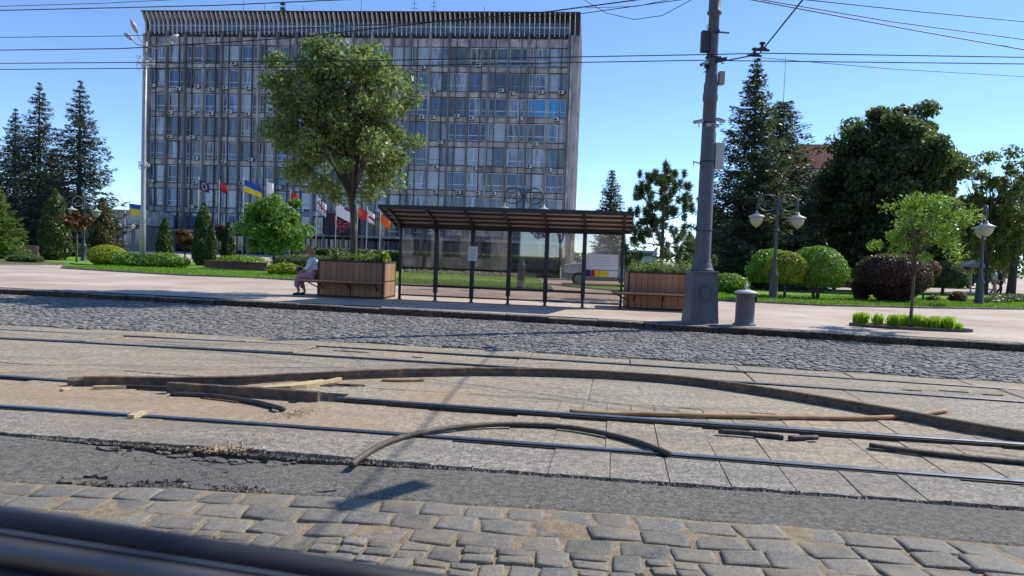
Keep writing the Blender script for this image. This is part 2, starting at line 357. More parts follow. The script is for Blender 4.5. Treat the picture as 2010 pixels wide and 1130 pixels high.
# asphalt strip, subdivided, sunk along the crack on the left
nx, ny = 420, 26; vs = []; fs = []
for i in range(nx+1):
    x = lerp(-16, 16, i/nx); lo = LS(x)+.02+.02*vn(x,1,4); hi = LE(x)-.015-.05*math.exp(-((x+1.95)/.35)**2)+.012*vn(x,3,9)+random.uniform(-.006,.006)
    if -2.6 < x < -1.9: hi -= .03*random.random()
    for j in range(ny+1):
        t = j/ny; y = lerp(lo, hi, t)
        z = .006*vn(x,y,1.1,3)-crackz(x)*(t**1.5)*1.2-.012*math.exp(-((x+3.4)/.9)**2)*math.exp(-((t-.45)/.3)**2)
        if j == 0: z -= .02
        if j == ny: z -= .015
        vs.append((x, y, z-.004))
    if i: fs += [((i-1)*(ny+1)+j, i*(ny+1)+j, i*(ny+1)+j+1, (i-1)*(ny+1)+j+1) for j in range(ny)]
b = MB().add(vs, fs); n0 = len(vs)
b.build('asphalt_road', M['asphalt'], smooth=True)['kind'] = 'structure'
# sandy bed under the setts and cobbles
def bed(name, lo, hi, z, mat, x0=XL, x1=XR, nx=160, ny=16, amp=.008):
    vs = []; fs = []
    for i in range(nx+1):
        x = lerp(x0, x1, i/nx)
        for j in range(ny+1):
            y = lerp(lo(x), hi(x), j/ny); vs.append((x, y, z+amp*vn(x,y,3,5)))
        if i: fs += [((i-1)*(ny+1)+j, i*(ny+1)+j, i*(ny+1)+j+1, (i-1)*(ny+1)+j+1) for j in range(ny)]
    MB().add(vs, fs).build(name, mat, smooth=True)['kind'] = 'structure'
bed('sett_bed', lambda x: -3.0, lambda x: LS(x)+.03, -.007, M['sand'], -12, 12, 300, 60, .01)
bed('slab_joint_fill', lambda x: LE(x)+.09, lambda x: LD(x)-.115, -.009, M['slab_grey'], -14, 14, 200, 3, .0)
bed('slab_joint_fill', lambda x: LD(x)+.045, lambda x: LC(x)-.16, -.009, M['slab'], -14, 15, 200, 3, .0)
bed('slab_joint_fill', lambda x: LC(x)+.34, lambda x: LB(x)-.10, -.011, M['slab'], -16, 18, 200, 3, .0)
bed('cobble_bed', lambda x: LA(x)+.60, lambda x: Lk(x)+.02, -.012, M['joint'])
# stones (domed irregular blocks) - one mesh per area
def stones(name, cells, mat, seed, k=8, h=.03, jit=.12, dome=.3):
    """cells: (cx,cy,w,d,rot,z)"""
    rr = np.random.default_rng(seed); V = []; F = []; n = 0
    sq = [(-1,-1),(0,-1.01),(1,-1),(1.01,0),(1,1),(0,1.01),(-1,1),(-1.01,0)]
    for (cx, cy, w_, d_, ro, z) in cells:
        ca, sa = math.cos(ro), math.sin(ro); co = rr.uniform(-jit, jit, (8,2)); tx, ty = rr.uniform(-.05,.05,2)
        co[1] = (co[0]+co[2])/2; co[5] = (co[4]+co[6])/2; co[3] = (co[2]+co[4])/2; co[7] = (co[6]+co[0])/2; co += rr.uniform(-.03,.03,(8,2))
        for ring, (sc_, zz) in enumerate(((1.0,-.05),(1.0,z-h*.28),(.97,z-h*.05),(.75,z+h*.08*dome))):
            for i in range(8):
                ex = (sq[i][0]+co[i][0]); ey = (sq[i][1]+co[i][1])
                if i % 2 == 0: ex *= .985; ey *= .985
                ex *= sc_*w_/2; ey *= sc_*d_/2
                V.append((cx+ex*ca-ey*sa, cy+ex*sa+ey*ca, zz+(ex*tx+ey*ty if ring else 0)))
        for r_ in range(3):
            for i in range(8): F.append((n+r_*8+i, n+r_*8+(i+1)%8, n+(r_+1)*8+(i+1)%8, n+(r_+1)*8+i))
        F.append(tuple(n+24+i for i in range(8))); n += 32
    me = bpy.data.meshes.new(name); me.from_pydata(V, [], F); me.materials.append(mat)
    me.polygons.foreach_set('use_smooth', [True]*len(F)); me.update(); o = link(name, me); o['kind'] = 'structure'; return o
cells = []
y_off = 0.0; rown = 0
while y_off < 4.2:
    small = rown >= 4 and rown % 7 not in (5, 6)
    d_ = random.uniform(.19,.215) if rown < 4 else random.uniform(.16,.20)
    x = -9.0+random.uniform(0,.2)
    while x < 9:
        big = x > .9+.25*math.sin(rown) or rown < 3
        w_ = random.uniform(.235,.32) if big else random.uniform(.13,.20)
        cx = x+w_/2; cy = LS(cx)-.0-y_off-d_/2+.012*vn(cx,rown,3)
        zz = random.uniform(-.006,.008)
        if (not big) and random.random() < .55:
            for q in (-.25,.25): cells.append((cx, cy+q*d_, w_-.022, d_*.5-.02, random.uniform(-.08,.08)-.06, zz+random.uniform(-.004,.004)))
        else: cells.append((cx, cy, w_-random.uniform(.006,.024), d_-random.uniform(.006,.024), random.uniform(-.07,.07)-.06, zz))
        x += w_
    y_off += d_; rown += 1
stones('granite_setts', cells, M['sett'], 3, h=.03, jit=.14)
cells = []; v = 0.0; row = 0
while v < 8.2:
    u = -26.0
    while u < 22:
        wv = .115*random.uniform(.85,1.15); yb = LA(u)+.66+v+.20*abs(math.sin(u*math.pi/1.5))
        if yb < Lk(u)-.04 and yb > LA(u)+.62:
            sl_ = .20*math.pi/1.5*math.cos(u*math.pi/1.5)*(1 if math.sin(u*math.pi/1.5) > 0 else -1)-.15
            cells.append((u+random.uniform(-.01,.01), yb+random.uniform(-.01,.01), wv-.014, .10+random.uniform(-.012,.008), math.atan(sl_), .004+random.uniform(-.008,.010)+.012*vn(u,yb,.6,2)))
        u += wv
    v += .112; row += 1
stones('cobblestones', cells, M['cobble'], 5, h=.022, jit=.18)

# --- rails (grooved tram rails)
def rail(L, x0, x1, name, label, zt=.012, hw=.028, lip=True, grp='tram rails in the street', wd=.0, bright=1):
    n = max(2, int((x1-x0)*3)); pr = [(-hw,-.13),(-hw,zt-.006),(-hw+.008,zt),(hw-.008,zt),(hw,zt-.006),(hw,-.13)]
    b = MB(); t = thing(name, label, 'tram rail', (x0, L(x0), 0), 0, grp)
    vs = []; fs = []; mi = []; k = len(pr)
    for i in range(n+1):
        x = lerp(x0, x1, i/n); y = L(x)
        vs += [(x-x0, y-L(x0)+a, z) for a, z in pr]
        if i: 
            for j in range(k-1): fs.append(((i-1)*k+j, (i-1)*k+j+1, i*k+j+1, i*k+j)); mi.append(0 if j in (1,2,3) else 1)
    fs += [tuple(range(k)), tuple(n*k+j for j in range(k-1,-1,-1))]; mi += [1,1]
    b.add(vs, fs); b.m = mi; b.build('rail_head', [M['steel'], M['rail_side']], t)
    if lip:
        b = MB(); vs = []; fs = []; pr = [(hw+.028,-.12),(hw+.028,zt-.012),(hw+.044,zt-.012),(hw+.044,-.12)]; k = 4
        pr = [(-a, z) for a, z in pr] if lip == -1 else pr
        for i in range(n+1):
            x = lerp(x0, x1, i/n); y = L(x); vs += [(x-x0, y-L(x0)+a, z) for a, z in pr]
            if i: fs += [((i-1)*k+j, (i-1)*k+j+1, i*k+j+1, i*k+j) for j in range(3)]
        b.add(vs, fs).build('groove_lip', M['rail_side'], t)
    return t
rail(LA, -26, 24, 'tram_rail', 'thin tram rail farthest from the camera, next to the cobblestones', hw=.022, lip=False)
rail(LB, -24, 22, 'tram_rail', 'second farthest tram rail, passing behind the long bent iron strip', hw=.026)
rail(LD, -14, 14, 'tram_rail', 'tram rail nearest the camera, in its open dark groove', hw=.030, lip=-1)
rail(lambda x: LC(x), -1.72, 16, 'tram_rail', 'broken raised tram rail with shiny top, right of the rubble gap', zt=.028, hw=.032, lip=-1)
rail(lambda x: LC(x), -16, -4.62, 'tram_rail', 'tram rail running from the left edge to the pile of loose iron', zt=.008, hw=.026, lip=1)
# ------------------------------------------------------------------ loose iron and rubber on the tracks
def curve(pts, n):
    pts = [Vector(p) for p in pts]; out = []
    def cr(p0,p1,p2,p3,t): return .5*((2*p1)+(-p0+p2)*t+(2*p0-5*p1+4*p2-p3)*t*t+(-p0+3*p1-3*p2+p3)*t**3)
    k = len(pts); per = max(1, n//(k-1))
    for i in range(k-1):
        p0 = pts[i-1] if i else pts[0]*2-pts[1]; p3 = pts[i+2] if i+2 < k else pts[-1]*2-pts[-2]
        for j in range(per): out.append(cr(p0, pts[i], pts[i+1], p3, j/per))
    out.append(pts[-1]); return out
def strip(name, label, cat, pix, prof, mats, n=60, group=None, sm=False, twist=0, wob=0.0, ends=None):
    """pix: (px,py,z) of the strip's base; prof: closed (side,up) section; mats=(side,top)"""
    P3 = curve([gp(a, b_, z) if z is not None else Vector((a, b_, 0)) for a, b_, z in pix], n)
    o = P3[0].copy(); vs = []; fs = []; mi = []; k = len(prof); N_ = len(P3)
    rj = random.Random(len(label)); ph = rj.uniform(0,6)
    for i, p in enumerate(P3):
        d = (P3[min(i+1,N_-1)]-P3[max(i-1,0)]); d.z = 0; d.normalize(); sd_ = Vector((-d.y, d.x, 0)); tw = twist*(i/(N_-1)-.5)
        wz = wob*vn(p.x*2, p.y, 2)
        for a, z in prof:
            a2, z2 = a*math.cos(tw)-z*math.sin(tw), a*math.sin(tw)+z*math.cos(tw)
            q = p-o+sd_*(a2*(1+.04*vn(p.x*2,0,2,ph))+.007*vn(p.x*1.3,0,1.2,ph))+Vector((0,0,z2*(1+.035*vn(p.x*2.5,0,2,ph+1))+.004+wz)); vs.append(q)
        if i:
            for j in range(k):
                fs.append(((i-1)*k+j, (i-1)*k+(j+1)%k, i*k+(j+1)%k, i*k+j)[::-1])
                mi.append(1 if prof[j][1] > .6*max(z for _, z in prof) and prof[(j+1)%k][1] > .6*max(z for _, z in prof) else 0)
    fs += [tuple(range(k)), tuple((N_-1)*k+j for j in range(k-1,-1,-1))]; mi += [0,0]
    b = MB(); b.add(vs, fs); b.m = mi; ob = b.build(name, mats, smooth=sm, loc=o); tag(ob, label, cat, group); return ob
barp = [(-.03,0),(-.03,.012),(-.012,.02),(-.012,.075),(-.03,.09),(-.03,.112),(.03,.112),(.03,.09),(.012,.075),(.012,.02),(.03,.012),(.03,0)]
barp = [(-.030,0),(-.030,.018),(-.016,.026),(-.016,.070),(-.028,.078),(-.028,.092),(-.018,.098),(.018,.098),(.028,.092),(.028,0)]
rub = [(.026*math.cos(a), .024+.024*math.sin(a)) for a in [i*math.pi/4+.2 for i in range(8)]]
rub2 = [(.026*math.cos(a)*1.2, .022+.022*math.sin(a)) for a in [i*math.pi/4+.4 for i in range(8)]]
flat = [(-.035,0),(-.035,.016),(.035,.016),(.035,0)]
strip('bent_iron_strip', 'very long arched strip of rusty iron lying across both rails, longest on the tracks', 'iron strip',
      [(165,757,0),(420,757,0),(640,746,0),(800,739.5,0),(980,737,0),(1150,741,0),(1330,753,0),(1500,776,0),(1700,810,0),(1860,841,0),(2030,870,0),(2200,902,0)], barp, [M['rust'], M['rust']], 150, wob=.002)
strip('rubber_filler_strip', 'dark round rubber strip bent into an arch over the nearest rail', 'rubber strip',
      [(690,921,0),(712,903,0),(750,880,0),(800,862,0),(880,847,0),(985,839,0),(1090,842,0),(1170,853,0),(1240,870,0),(1290,888,0),(1314,898,0)], rub, [M['rubber'], M['rust']], 90, sm=True)
strip('rubber_filler_strip', 'short curved dark rubber strip lying between the rails on the left', 'rubber strip',
      [(336,778,0),(400,781,0),(460,788,0),(510,797,0),(556,809,0)], rub, [M['rubber'], M['rubber']], 30, sm=True)
strip('rusty_flat_strip', 'long orange rusty strip lying beside the broken rail, passing under the arched iron strip', 'rusty strip',
      [(1118,812,0),(1180,816,0),(1260,817,0),(1400,821,0),(1560,824,0),(1700,825,0),(1790,820,0),(1857,810,0)], rub2, [M['rust_light'], M['rust_light']], 60, sm=True)
strip('rubber_filler_piece', 'straight dark rubber piece, the longer of the two between the rails on the right', 'rubber strip',
      [(1410,852,0),(1470,857,0),(1538,864,0)], rub, [M['rubber'], M['rubber']], 12, 'rubber pieces between the rails', sm=True)
strip('rubber_filler_piece', 'short stubby dark rubber piece just right of a longer one', 'rubber strip',
      [(1549,866,0),(1604,865,0)], rub, [M['rubber'], M['rubber']], 6, 'rubber pieces between the rails', sm=True)
strip('forked_rubber_strip', 'dark strip between the rails at the right edge of the picture', 'rubber strip',
      [(1706,879,0),(1800,892,0),(1900,903,0),(2020,915,0),(2200,930,0)], rub2, [M['rubber'], M['rust']], 30, sm=True)
strip('thin_rubber_offcut', 'thin sliver beside the tip of the strip at the right edge', 'rubber strip',
      [(1704,883,0),(1760,888,0),(1800,893,0)], [(-.01,0),(-.01,.014),(.01,.014),(.01,0)], [M['rubber'], M['rubber']], 8)
# broken rail piece with its cut end
strip('broken_rail_piece', 'dark broken rail length with cut end lying under the left end of the arched strip', 'rail piece',
      [(330,770,0),(430,776,0),(530,782,0),(626,789,0)], [(-.03,0),(-.03,.095),(-.022,.1),(.022,.1),(.03,.095),(.03,0)], [M['rust'], M['rust']], 24)
strip('thin_iron_bar', 'thin dark bar running from the rubble towards the broken rail piece', 'rail piece',
      [(230,762,0),(330,766,0),(440,771,0)], [(-.02,0),(-.02,.035),(.02,.035),(.02,0)], [M['rail_side'], M['rail_side']], 12)
strip('iron_lump', 'dark iron lump capping the left tip of the long arched strip', 'iron piece',
      [(132,757,0),(150,756,0),(178,755,0)], [(-.04,0),(-.035,.05),(.0,.085),(.035,.06),(.04,0)], [M['rust'], M['rust']], 6)
def plank(label, pix, w_, h_, mat, rz=0):
    return strip('wood_offcut', label, 'offcut', pix, [(-w_/2,0),(-w_/2,h_),(w_/2,h_),(w_/2,0)], [mat, mat], 6, 'pale offcuts scattered on the tracks')
M['palewood'] = N('pale_wood', (.42,.31,.16), (.62,.50,.30), 25, .8)
plank('pale yellow offcut lying just below the left tip of the arched strip', [(183,764,0),(248,763,0)], .05, .03, M['palewood'])
plank('small pale chip on the nearest rail groove at the left', [(256,823,0),(284,814,0)], .06, .035, M['palewood'])
plank('small pale chip left of the larger yellow offcut', [(120,768,0),(135,765,0)], .05, .02, M['palewood'])
plank('thin orange rusty offcut behind the rails under the arch of the long strip', [(750,748,0),(790,749,0),(831,748,0)], .04, .022, M['rust_light'])
plank('wide pale broken slab edge leaning by the broken rail piece', [(470,771,0),(560,760,0),(640,750,0)], .16, .02, M['palewood'])
plank('narrow pale splinter beside the rubble hole', [(500,768,0),(600,762,0),(668,748,0)], .05, .04, M['palewood'])
# rubble: gravel and crumbs by the cracks
def gravel(name, label, spots, mat, seed):
    r_ = np.random.default_rng(seed); V = []; F = []
    for (x, y, sx, sy, rz, cnt, smin, smax, z0) in spots:
        for _ in range(cnt):
            a, bb = r_.normal(0, .5, 2); px, py = a*sx, bb*sy; X = x+px*math.cos(rz)-py*math.sin(rz); Y = y+px*math.sin(rz)+py*math.cos(rz)
            q = r_.uniform(smin, smax)*(1 if r_.random() < .93 else 1.8); n = len(V); z = z0+q*.3
            for d in ((1,0,0),(0,1,0),(-1,0,0),(0,-1,0),(0,0,.8),(0,0,-.6)):
                jj = r_.uniform(.6,1.3,3); V.append((X+d[0]*q*jj[0], Y+d[1]*q*jj[1], z+d[2]*q*jj[2]+r_.uniform(-.1,.1)*q))
            F += [(n+i, n+(i+1)%4, n+4) for i in range(4)]+[(n+(i+1)%4, n+i, n+5) for i in range(4)]
    me = bpy.data.meshes.new(name); me.from_pydata(V, [], F); me.materials.append(mat); me.update()
    o = link(name, me); tag(o, label, 'rubble', kind='stuff'); return o
M['crumb'] = stonemat('rubble_crumb', [(.30,.25,.19), (.42,.32,.20), (.22,.20,.18)], 40, 3, (.5,.33,.16), .4, .9)
M['crumb_dark'] = stonemat('dark_crumb', [(.05,.045,.04), (.12,.105,.09), (.25,.22,.18)], 40, 3, (.15,.12,.09), .4, .9)
g1 = gp(455,878); g2 = gp(500,857); g3 = gp(585,812); g4 = gp(650,765)
gravel('concrete_rubble', 'orange sandy rubble crumbled along the broken slab seam', [
    (g1.x, g1.y, .22, .12, .4, 500, .004, .014, 0), (g2.x, g2.y, .22, .09, .5, 500, .004, .012, 0), (g3.x, g3.y, .12, .22, -.5, 420, .004, .012, 0),
    (g4.x, g4.y, .3, .12, 0, 300, .005, .018, -.03), (gp(300,760).x, gp(300,760).y, 1.4, .15, 0, 160, .003, .008, 0), (gp(350,925).x, gp(350,925).y-.0, .9, .12, -.1, 330, .002, .006, -.012)], M['crumb'], 4)
spots = []
for i in range(90):
    x = lerp(-3.6, 4.5, i/89); spots.append((x, LE(x)+.0, .10, .035, 0, 26 if x > -.8 else 34, .004, .015, -.02))
for i in range(30):
    x = lerp(-2.6,-1.5,i/29); spots.append((x, LS(x)+.06+.05*random.random(), .06, .04, 0, 14, .004, .016, -.01))
gravel('crack_rubble', 'dark and pale crumbs filling the long crack beside the asphalt', spots, M['crumb_dark'], 9)
def chunks(seed, n):
    r_ = random.Random(seed); b = MB()
    for _ in range(n):
        x = r_.gauss(-2.1, .55); y = LE(x)-.06-abs(r_.gauss(0, .06)) if r_.random() < .6 else LS(x)+.05+abs(r_.gauss(0,.08)); q = r_.uniform(.02,.06); m_ = r_.randint(5,7); z = -.05*math.exp(-((x+2.0)/1.1)**2)*(1 if y > LS(x)+.3 else .2)
        Pg = [(x+q*r_.uniform(.6,1.2)*math.cos(6.283*k/m_)*1.4, y+q*r_.uniform(.5,1.1)*math.sin(6.283*k/m_)) for k in range(m_)]; tz = r_.uniform(-.02,.02)
        vs = [(a, c_, z-.02) for a, c_ in Pg]+[(a, c_, z+.006+r_.uniform(0,.010)+tz*(a-x)/q*.4) for a, c_ in Pg]
        b.add(vs, [tuple(range(m_,2*m_))]+[(k,(k+1)%m_,m_+(k+1)%m_,m_+k) for k in range(m_)])
    tag(b.build('asphalt_chunks', M['asphalt']), 'broken asphalt chunks around the widest part of the crack', 'rubble', kind='stuff')
chunks(3, 38)
spots = [(x_, Lk(x_)-.05-.08*random.random(), .5, .06, -.1, 60, .004, .012, 0) for x_ in np.linspace(-13, 11, 50)]
gravel('gutter_grit', 'pale grit gathered in the gutter below the kerb', spots, M['crumb'], 12)
# ragged holes in the far slabs (flat dark scars)
def scar(pts, mat):
    for (px, py, L, W, sd_) in pts:
        rr = random.Random(sd_); p = gp(px, py); n = 14; vs = []
        for i in range(n):
            a = 2*math.pi*i/n; q = rr.uniform(.5,1.1); vs.append((p.x+math.cos(a)*L*q, p.y-.15*math.cos(a)*L*q+math.sin(a)*W*q))
        yield vs
b = MB()
for Pg in scar([(340,672,.5,.05,1),(420,676,.4,.04,2),(530,686,.5,.05,3),(600,682,.35,.07,4),(690,690,.3,.03,5),(1790,766,.12,.02,6),(1870,768,.2,.03,7),(1950,775,.12,.02,8),(820,701,.1,.03,9)], None): b.prism(Pg, -.01, .007)
ob = b.build('broken_asphalt', M['crumb_dark']); ob['kind'] = 'structure'
b = MB()
for px, py, L in ((655,757,.26),(690,757,.2)):
    p = gp(px, py); b.prism([(p.x+math.cos(a)*L*random.uniform(.6,1), p.y+math.sin(a)*.11*random.uniform(.5,1.1)) for a in [i*.524 for i in range(12)]], -.01, .012)
ob = b.build('hole', M['dirt']); ob['kind'] = 'structure'

# ------------------------------------------------------------------ big tram pole
PX, PY = 4.25, 16.62
t = thing('tram_pole', 'thick grey iron pole with square base, cameras and boxes beside the kerb', 'pole', (PX, PY, .155), R(4))
zb = lambda py_: (CAMH+(514-py_)*PY/1452-.155)
b = MB(); b.lathe([(.455,0),(.455,.02),(.385,1.10)], 4, rot=math.pi/4); b.build('base_box', M['iron'], t)
b = MB(); b.lathe([(.40,0),(.43,.03),(.43,.055),(.38,.06)], 4, rot=math.pi/4, c=(0,0,1.103)); b.build('base_cap', M['iron'], t)
b = MB(); b.lathe([(.26,1.165),(.27,1.19),(.24,1.21),(.23,1.25),(.20,1.33),(.19,1.36),(.175,zb(500)),(.16,zb(350)),(.15,zb(250)),(.145,zb(202)),(.165,zb(201)),(.165,zb(190)),(.155,zb(186)),(.15,zb(176)),(.155,zb(172)),(.13,zb(163)),(.12,zb(100)),(.113,zb(36)),(.155,zb(35)),(.155,zb(31)),(.13,zb(28)),(.13,zb(-5)),(.12,zb(-10)),(.10,9.2),(.02,9.3)], 20)
b.build('shaft', M['iron'], t, True)
b = MB(); b.lathe([(.18,0),(.18,.012),(.155,.02),(.15,.008),(.09,.01),(.08,.022),(.01,.026)], 24, sx=.8, sy=1.15)
e = b.build('crest', M['iron'], t, True, loc=(0,-.302,.66)); e.rotation_euler = (R(90-3),0,0)
# relief shield on the crest disc
b = MB(); b.prism([(-.09,.12),(-.09,-.02),(0,-.13),(.09,-.02),(.09,.12)], .008, .03); b.prism([(-.012,.09),(-.012,-.08),(.012,-.08),(.012,.09)], .03, .04); b.prism([(-.05,.05),(-.05,.03),(.05,.03),(.05,.05)], .03, .04)
e = b.build('shield_relief', M['iron'], t, loc=(0,-.304,.66)); e.rotation_euler = (R(90-3),0,0)
def attach(name, x, py_, w_, h_, mat, y=-.05, d_=.16, rz=0, lab=None, bev=True):
    b = MB(); b.box(-w_/2, w_/2, -d_/2, d_/2, -h_/2, h_/2); o = b.build(name, mat, t, loc=(x, y, zb(py_)), rz=rz)
    if bev: m_ = o.modifiers.new('bevel','BEVEL'); m_.width = .012; m_.segments = 2
    if lab: o['label'] = lab
    return o
attach('loudspeaker_box', -.20, 90, .16, .46, M['iron_dark'], lab='dark box on the upper left')
attach('equipment_box', .21, 158, .12, .29, M['beige'], lab='small tan box')
attach('equipment_box', .25, 307, .20, .58, M['offw'], y=-.02, lab='tall pale grey box')
def cctv(x, py_, rz, mat, tilt=0, L=.2, z=None):
    b = MB(); b.tube([(-L/2,0,0),(L/2,0,0)], .035, 10); b.box(-L/2-.02, L/2, -.045, .045, .03, .04); b.tube([(0,0,-.03),(0,.02,-.09),(0,.09,-.1)], .012, 6)
    b.tube([(-L/2-.012,0,0),(-L/2,0,0)], .028, 10, 1)
    o = b.build('camera', [mat, M['black']], t, loc=(x,-.10,zb(py_))); o.rotation_euler = (0, tilt, rz); return o
cctv(-.20, 133, R(20), M['offw'], R(-25)); cctv(.17, 124, R(190), M['iron_dark'], R(12), .24); cctv(-.27, 244, R(-10), M['offw'], R(-12)); cctv(.05, 250, R(200), M['offw'], 0, .3); cctv(.22, 240, R(200), M['offw'], R(-10)); cctv(-.14, 139, R(30), M['black'], 0, .1)
b = MB(); b.tube([(.155,-.03,1.3),(.158,-.03,2.6),(.14,-.05,zb(300)),(.14,-.05,zb(262))], .016, 6); b.build('conduit', M['galv'], t)
def brk(name, f, m_='iron_dark'):
    b = MB(); f(b); return b.build(name, M[m_], t)
brk('bracket', lambda b: (b.tube([(0,-.16,zb(452)),(.36,-.14,zb(452))], .012, 6), b.box(.2,.35,-.16,-.12,zb(452)-.02,zb(452)+.02)))
brk('bracket', lambda b: (b.tube([(0,-.12,zb(72)),(.32,-.1,zb(72))], .02, 6), b.box(-.02,.09,-.16,-.1,zb(74),zb(68))))
brk('cable', lambda b: b.tube([(-.1,0,zb(68)),(-.16,0,zb(60)),(-.12,0,zb(56))],.01,5)); brk('bracket', lambda b: b.tube([(0,0,zb(118)),(.2,0,zb(116))],.02,6))
brk('bracket', lambda b: b.tube([(-.14,0,zb(323)),(-.33,-.02,zb(320)),(-.3,0,zb(326))],.014,5))
for zq, rq in ((455,.178),(321,.168),(120,.15),(246,.158)): brk('collar', lambda b: b.lathe([(rq-.015,0),(rq,.01),(rq,.035),(rq-.015,.045)],20,c=(0,0,zb(zq))))

# ------------------------------------------------------------------ litter bin
t = thing('litter_bin', 'round grey litter bin with domed lid and finial right of the big pole', 'bin', (5.16, 16.30, .158))
b = MB(); b.lathe([(.25,0),(.25,.025),(.215,.05),(.205,.08),(.205,.70),(.215,.70)], 26); b.build('body', M['iron'], t, True)
b = MB(); b.box(.16,.22,-.11,.02,.52,.64); b.build('opening', M['black'], t)
b = MB(); b.lathe([(.20,.70),(.255,.715),(.25,.735),(.15,.77),(.05,.79)], 26); b.build('lid', M['offw'], t, True)
b = MB(); b.lathe([(.03,.79),(.022,.82),(.035,.85),(.048,.875),(.035,.90),(.02,.91),(.012,.94),(.018,.955),(.002,.98)], 14); b.build('finial', M['offw'], t, True)

# ------------------------------------------------------------------ planters with benches
def planter(loc, rz, label, W=1.86, D=1.35, grp='wooden planters with benches beside the shelter'):
    t = thing('planter_bench', label, 'planter', loc, rz, grp); H = 1.04
    b = MB(); n = 11
    for i in range(n):
        x0 = .03+i*(W-.06)/n; b.box(x0+.005, x0+(W-.06)/n-.005, 0, .03, .06, H-.05)
        b.box(x0+.005, x0+(W-.06)/n-.005, D-.03, D, .06, H-.05)
    n = 7
    for i in range(n):
        y0 = .035+i*(D-.07)/n; b.box(0, .03, y0+.005, y0+(D-.07)/n-.005, .06, H-.05); b.box(W-.03, W, y0+.005, y0+(D-.07)/n-.005, .06, H-.05)
    b.build('boards', M['wood'], t)
    b = MB()
    for x, y in ((-.012,-.012),(W-.038,-.012),(-.012,D-.038),(W-.038,D-.038)): b.box(x, x+.05, y, y+.05, 0, H)
    for z in (0.0, H-.05): b.box(.038, W-.038, -.010, .026, z, z+.055); b.box(W-.030, W+.010, .038, D-.038, z, z+.055); b.box(-.010, .03, .038, D-.038, z, z+.055); b.box(.038, W-.038, D-.03, D+.01, z, z+.055)
    b.box(W-.028, W+.008, .038, D-.038, .47, .50); b.box(W*.5-.015, W*.5+.015, -.006, .02, .055, .44)
    b.build('frame', M['brown'], t)
    b = MB(); b.box(.03, W-.03, .03, D-.03, .5, H-.08); b.build('soil', M['dirt'], t)
    b = MB()
    for k in range(4): b.box(-.42, W, -.39+k*.095, -.39+k*.095+.083, .44, .475)
    for k in range(4): b.box(-.42+k*.1, -.42+k*.1+.088, -.005, D, .441, .474)
    b.build('bench_seat', M['wood'], t)
    for x in (.15, W*.5, W-.15):
        b = MB(); b.bar((x,-.37,.42),(x,-.02,.42),.03,.035); b.bar((x,-.33,.41),(x,-.01,.24),.025,.03); b.build('bench_bracket', M['brown'], t)
    for y in (.1, D*.5, D-.1):
        b = MB(); b.bar((-.40,y,.42),(-.02,y,.42),.03,.035); b.bar((-.36,y,.41),(-.01,y,.24),.025,.03); b.build('bench_bracket', M['brown'], t)
    b = MB(); b.bar((-.40,-.37,.425),(W-.02,-.37,.425),.025,.03); b.build('bench_edge', M['brown'], t)
    return t
plA = planter((-5.42, 20.62, .158), R(-5), 'wooden planter with wrap-around bench, left of the shelter, the one sat on')
plB = planter((3.16, 20.12, .158), R(-4), 'wooden planter with bench between the shelter and the big pole')
# ------------------------------------------------------------------ bus shelter
A = Vector((-3.16, 20.80, .158)); B = Vector((2.95, 20.00, .158)); W = (B-A).length; rz = math.atan2((B-A).y, (B-A).x)
t = thing('bus_shelter', 'dark metal shelter with glass back wall and flat brown roof', 'bus shelter', A, rz)
def sp3(name, b, m_, sm=False): return b.build(name, m_, t, sm)
zr0, zr1 = 2.13, 2.52; y0, y1 = .06, -1.38
bays = 6
for i in range(bays+1):
    x = i*W/bays; b = MB(); b.box(x-.035, x+.035, -.035, .035, 0, zr0-.06)
    b.bar((x,-.01,1.98),(x,-.65,2.30),.05,.06); b.bar((x,0,zr0-.02),(x,y1+.05,zr1-.07),.06,.07); b.bar((x,-.3,zr0+.03),(x+.0,-.02,1.9),.03,.04)
    if i not in (0,bays): b.box(x-.055,x+.055,-.055,.0352,.22 if i%2 else .1,2.0)
    b.box(x-.07,x+.07,-.07,.07,0,.012)
    sp3('post', b, M['shelter'])
b = MB()
for k in range(5):
    tt = k/4; y = lerp(y0, y1, tt); z = lerp(zr0, zr1, tt); b.box(-.22, W+.2, y-.025, y+.025, z-.055, z-.005)
b.box(-.24, W+.22, y1-.055, y1-.027, zr1-.075, zr1+.035); b.box(-.24, W+.22, y0+.027, y0+.055, zr0-.09, zr0+.03)
b.bar((-.23,y0,zr0-.01),(-.23,y1,zr1-.01),.03,.09); b.bar((W+.21,y0,zr0-.01),(W+.21,y1,zr1-.01),.03,.09)
sp3('roof_frame', b, M['shelter'])
b = MB(); b.add([(-.21,y0+.02,zr0),(W+.19,y0+.02,zr0),(W+.19,y1-.02,zr1),(-.21,y1-.02,zr1),(-.21,y0+.02,zr0+.02),(W+.19,y0+.02,zr0+.02),(W+.19,y1-.02,zr1+.02),(-.21,y1-.02,zr1+.02)],
      [(0,1,2,3),(7,6,5,4),(0,4,5,1),(1,5,6,2),(2,6,7,3),(3,7,4,0)]); sp3('roof_panel', b, M['poly'])
b = MB()
for z in (.13, .40, 2.02): b.box(.04, W-.04, -.018, .018, z-.02, z+.02)
sp3('rail', b, M['shelter'])
for i in range(bays):
    b = MB(); x0, x1 = i*W/bays+.056, (i+1)*W/bays-.056; b.box(x0, x1, .020, .026, .15, 2.0); sp3('glass_pane', b, M['glass'])
b = MB(); b.box(W/bays, 5*W/bays, -.36, -.10, .43, .455)
for i in range(1,6): b.bar((i*W/bays,-.05,.42),(i*W/bays,-.34,.42),.03,.03)
sp3('bench_seat', b, M['brown'])
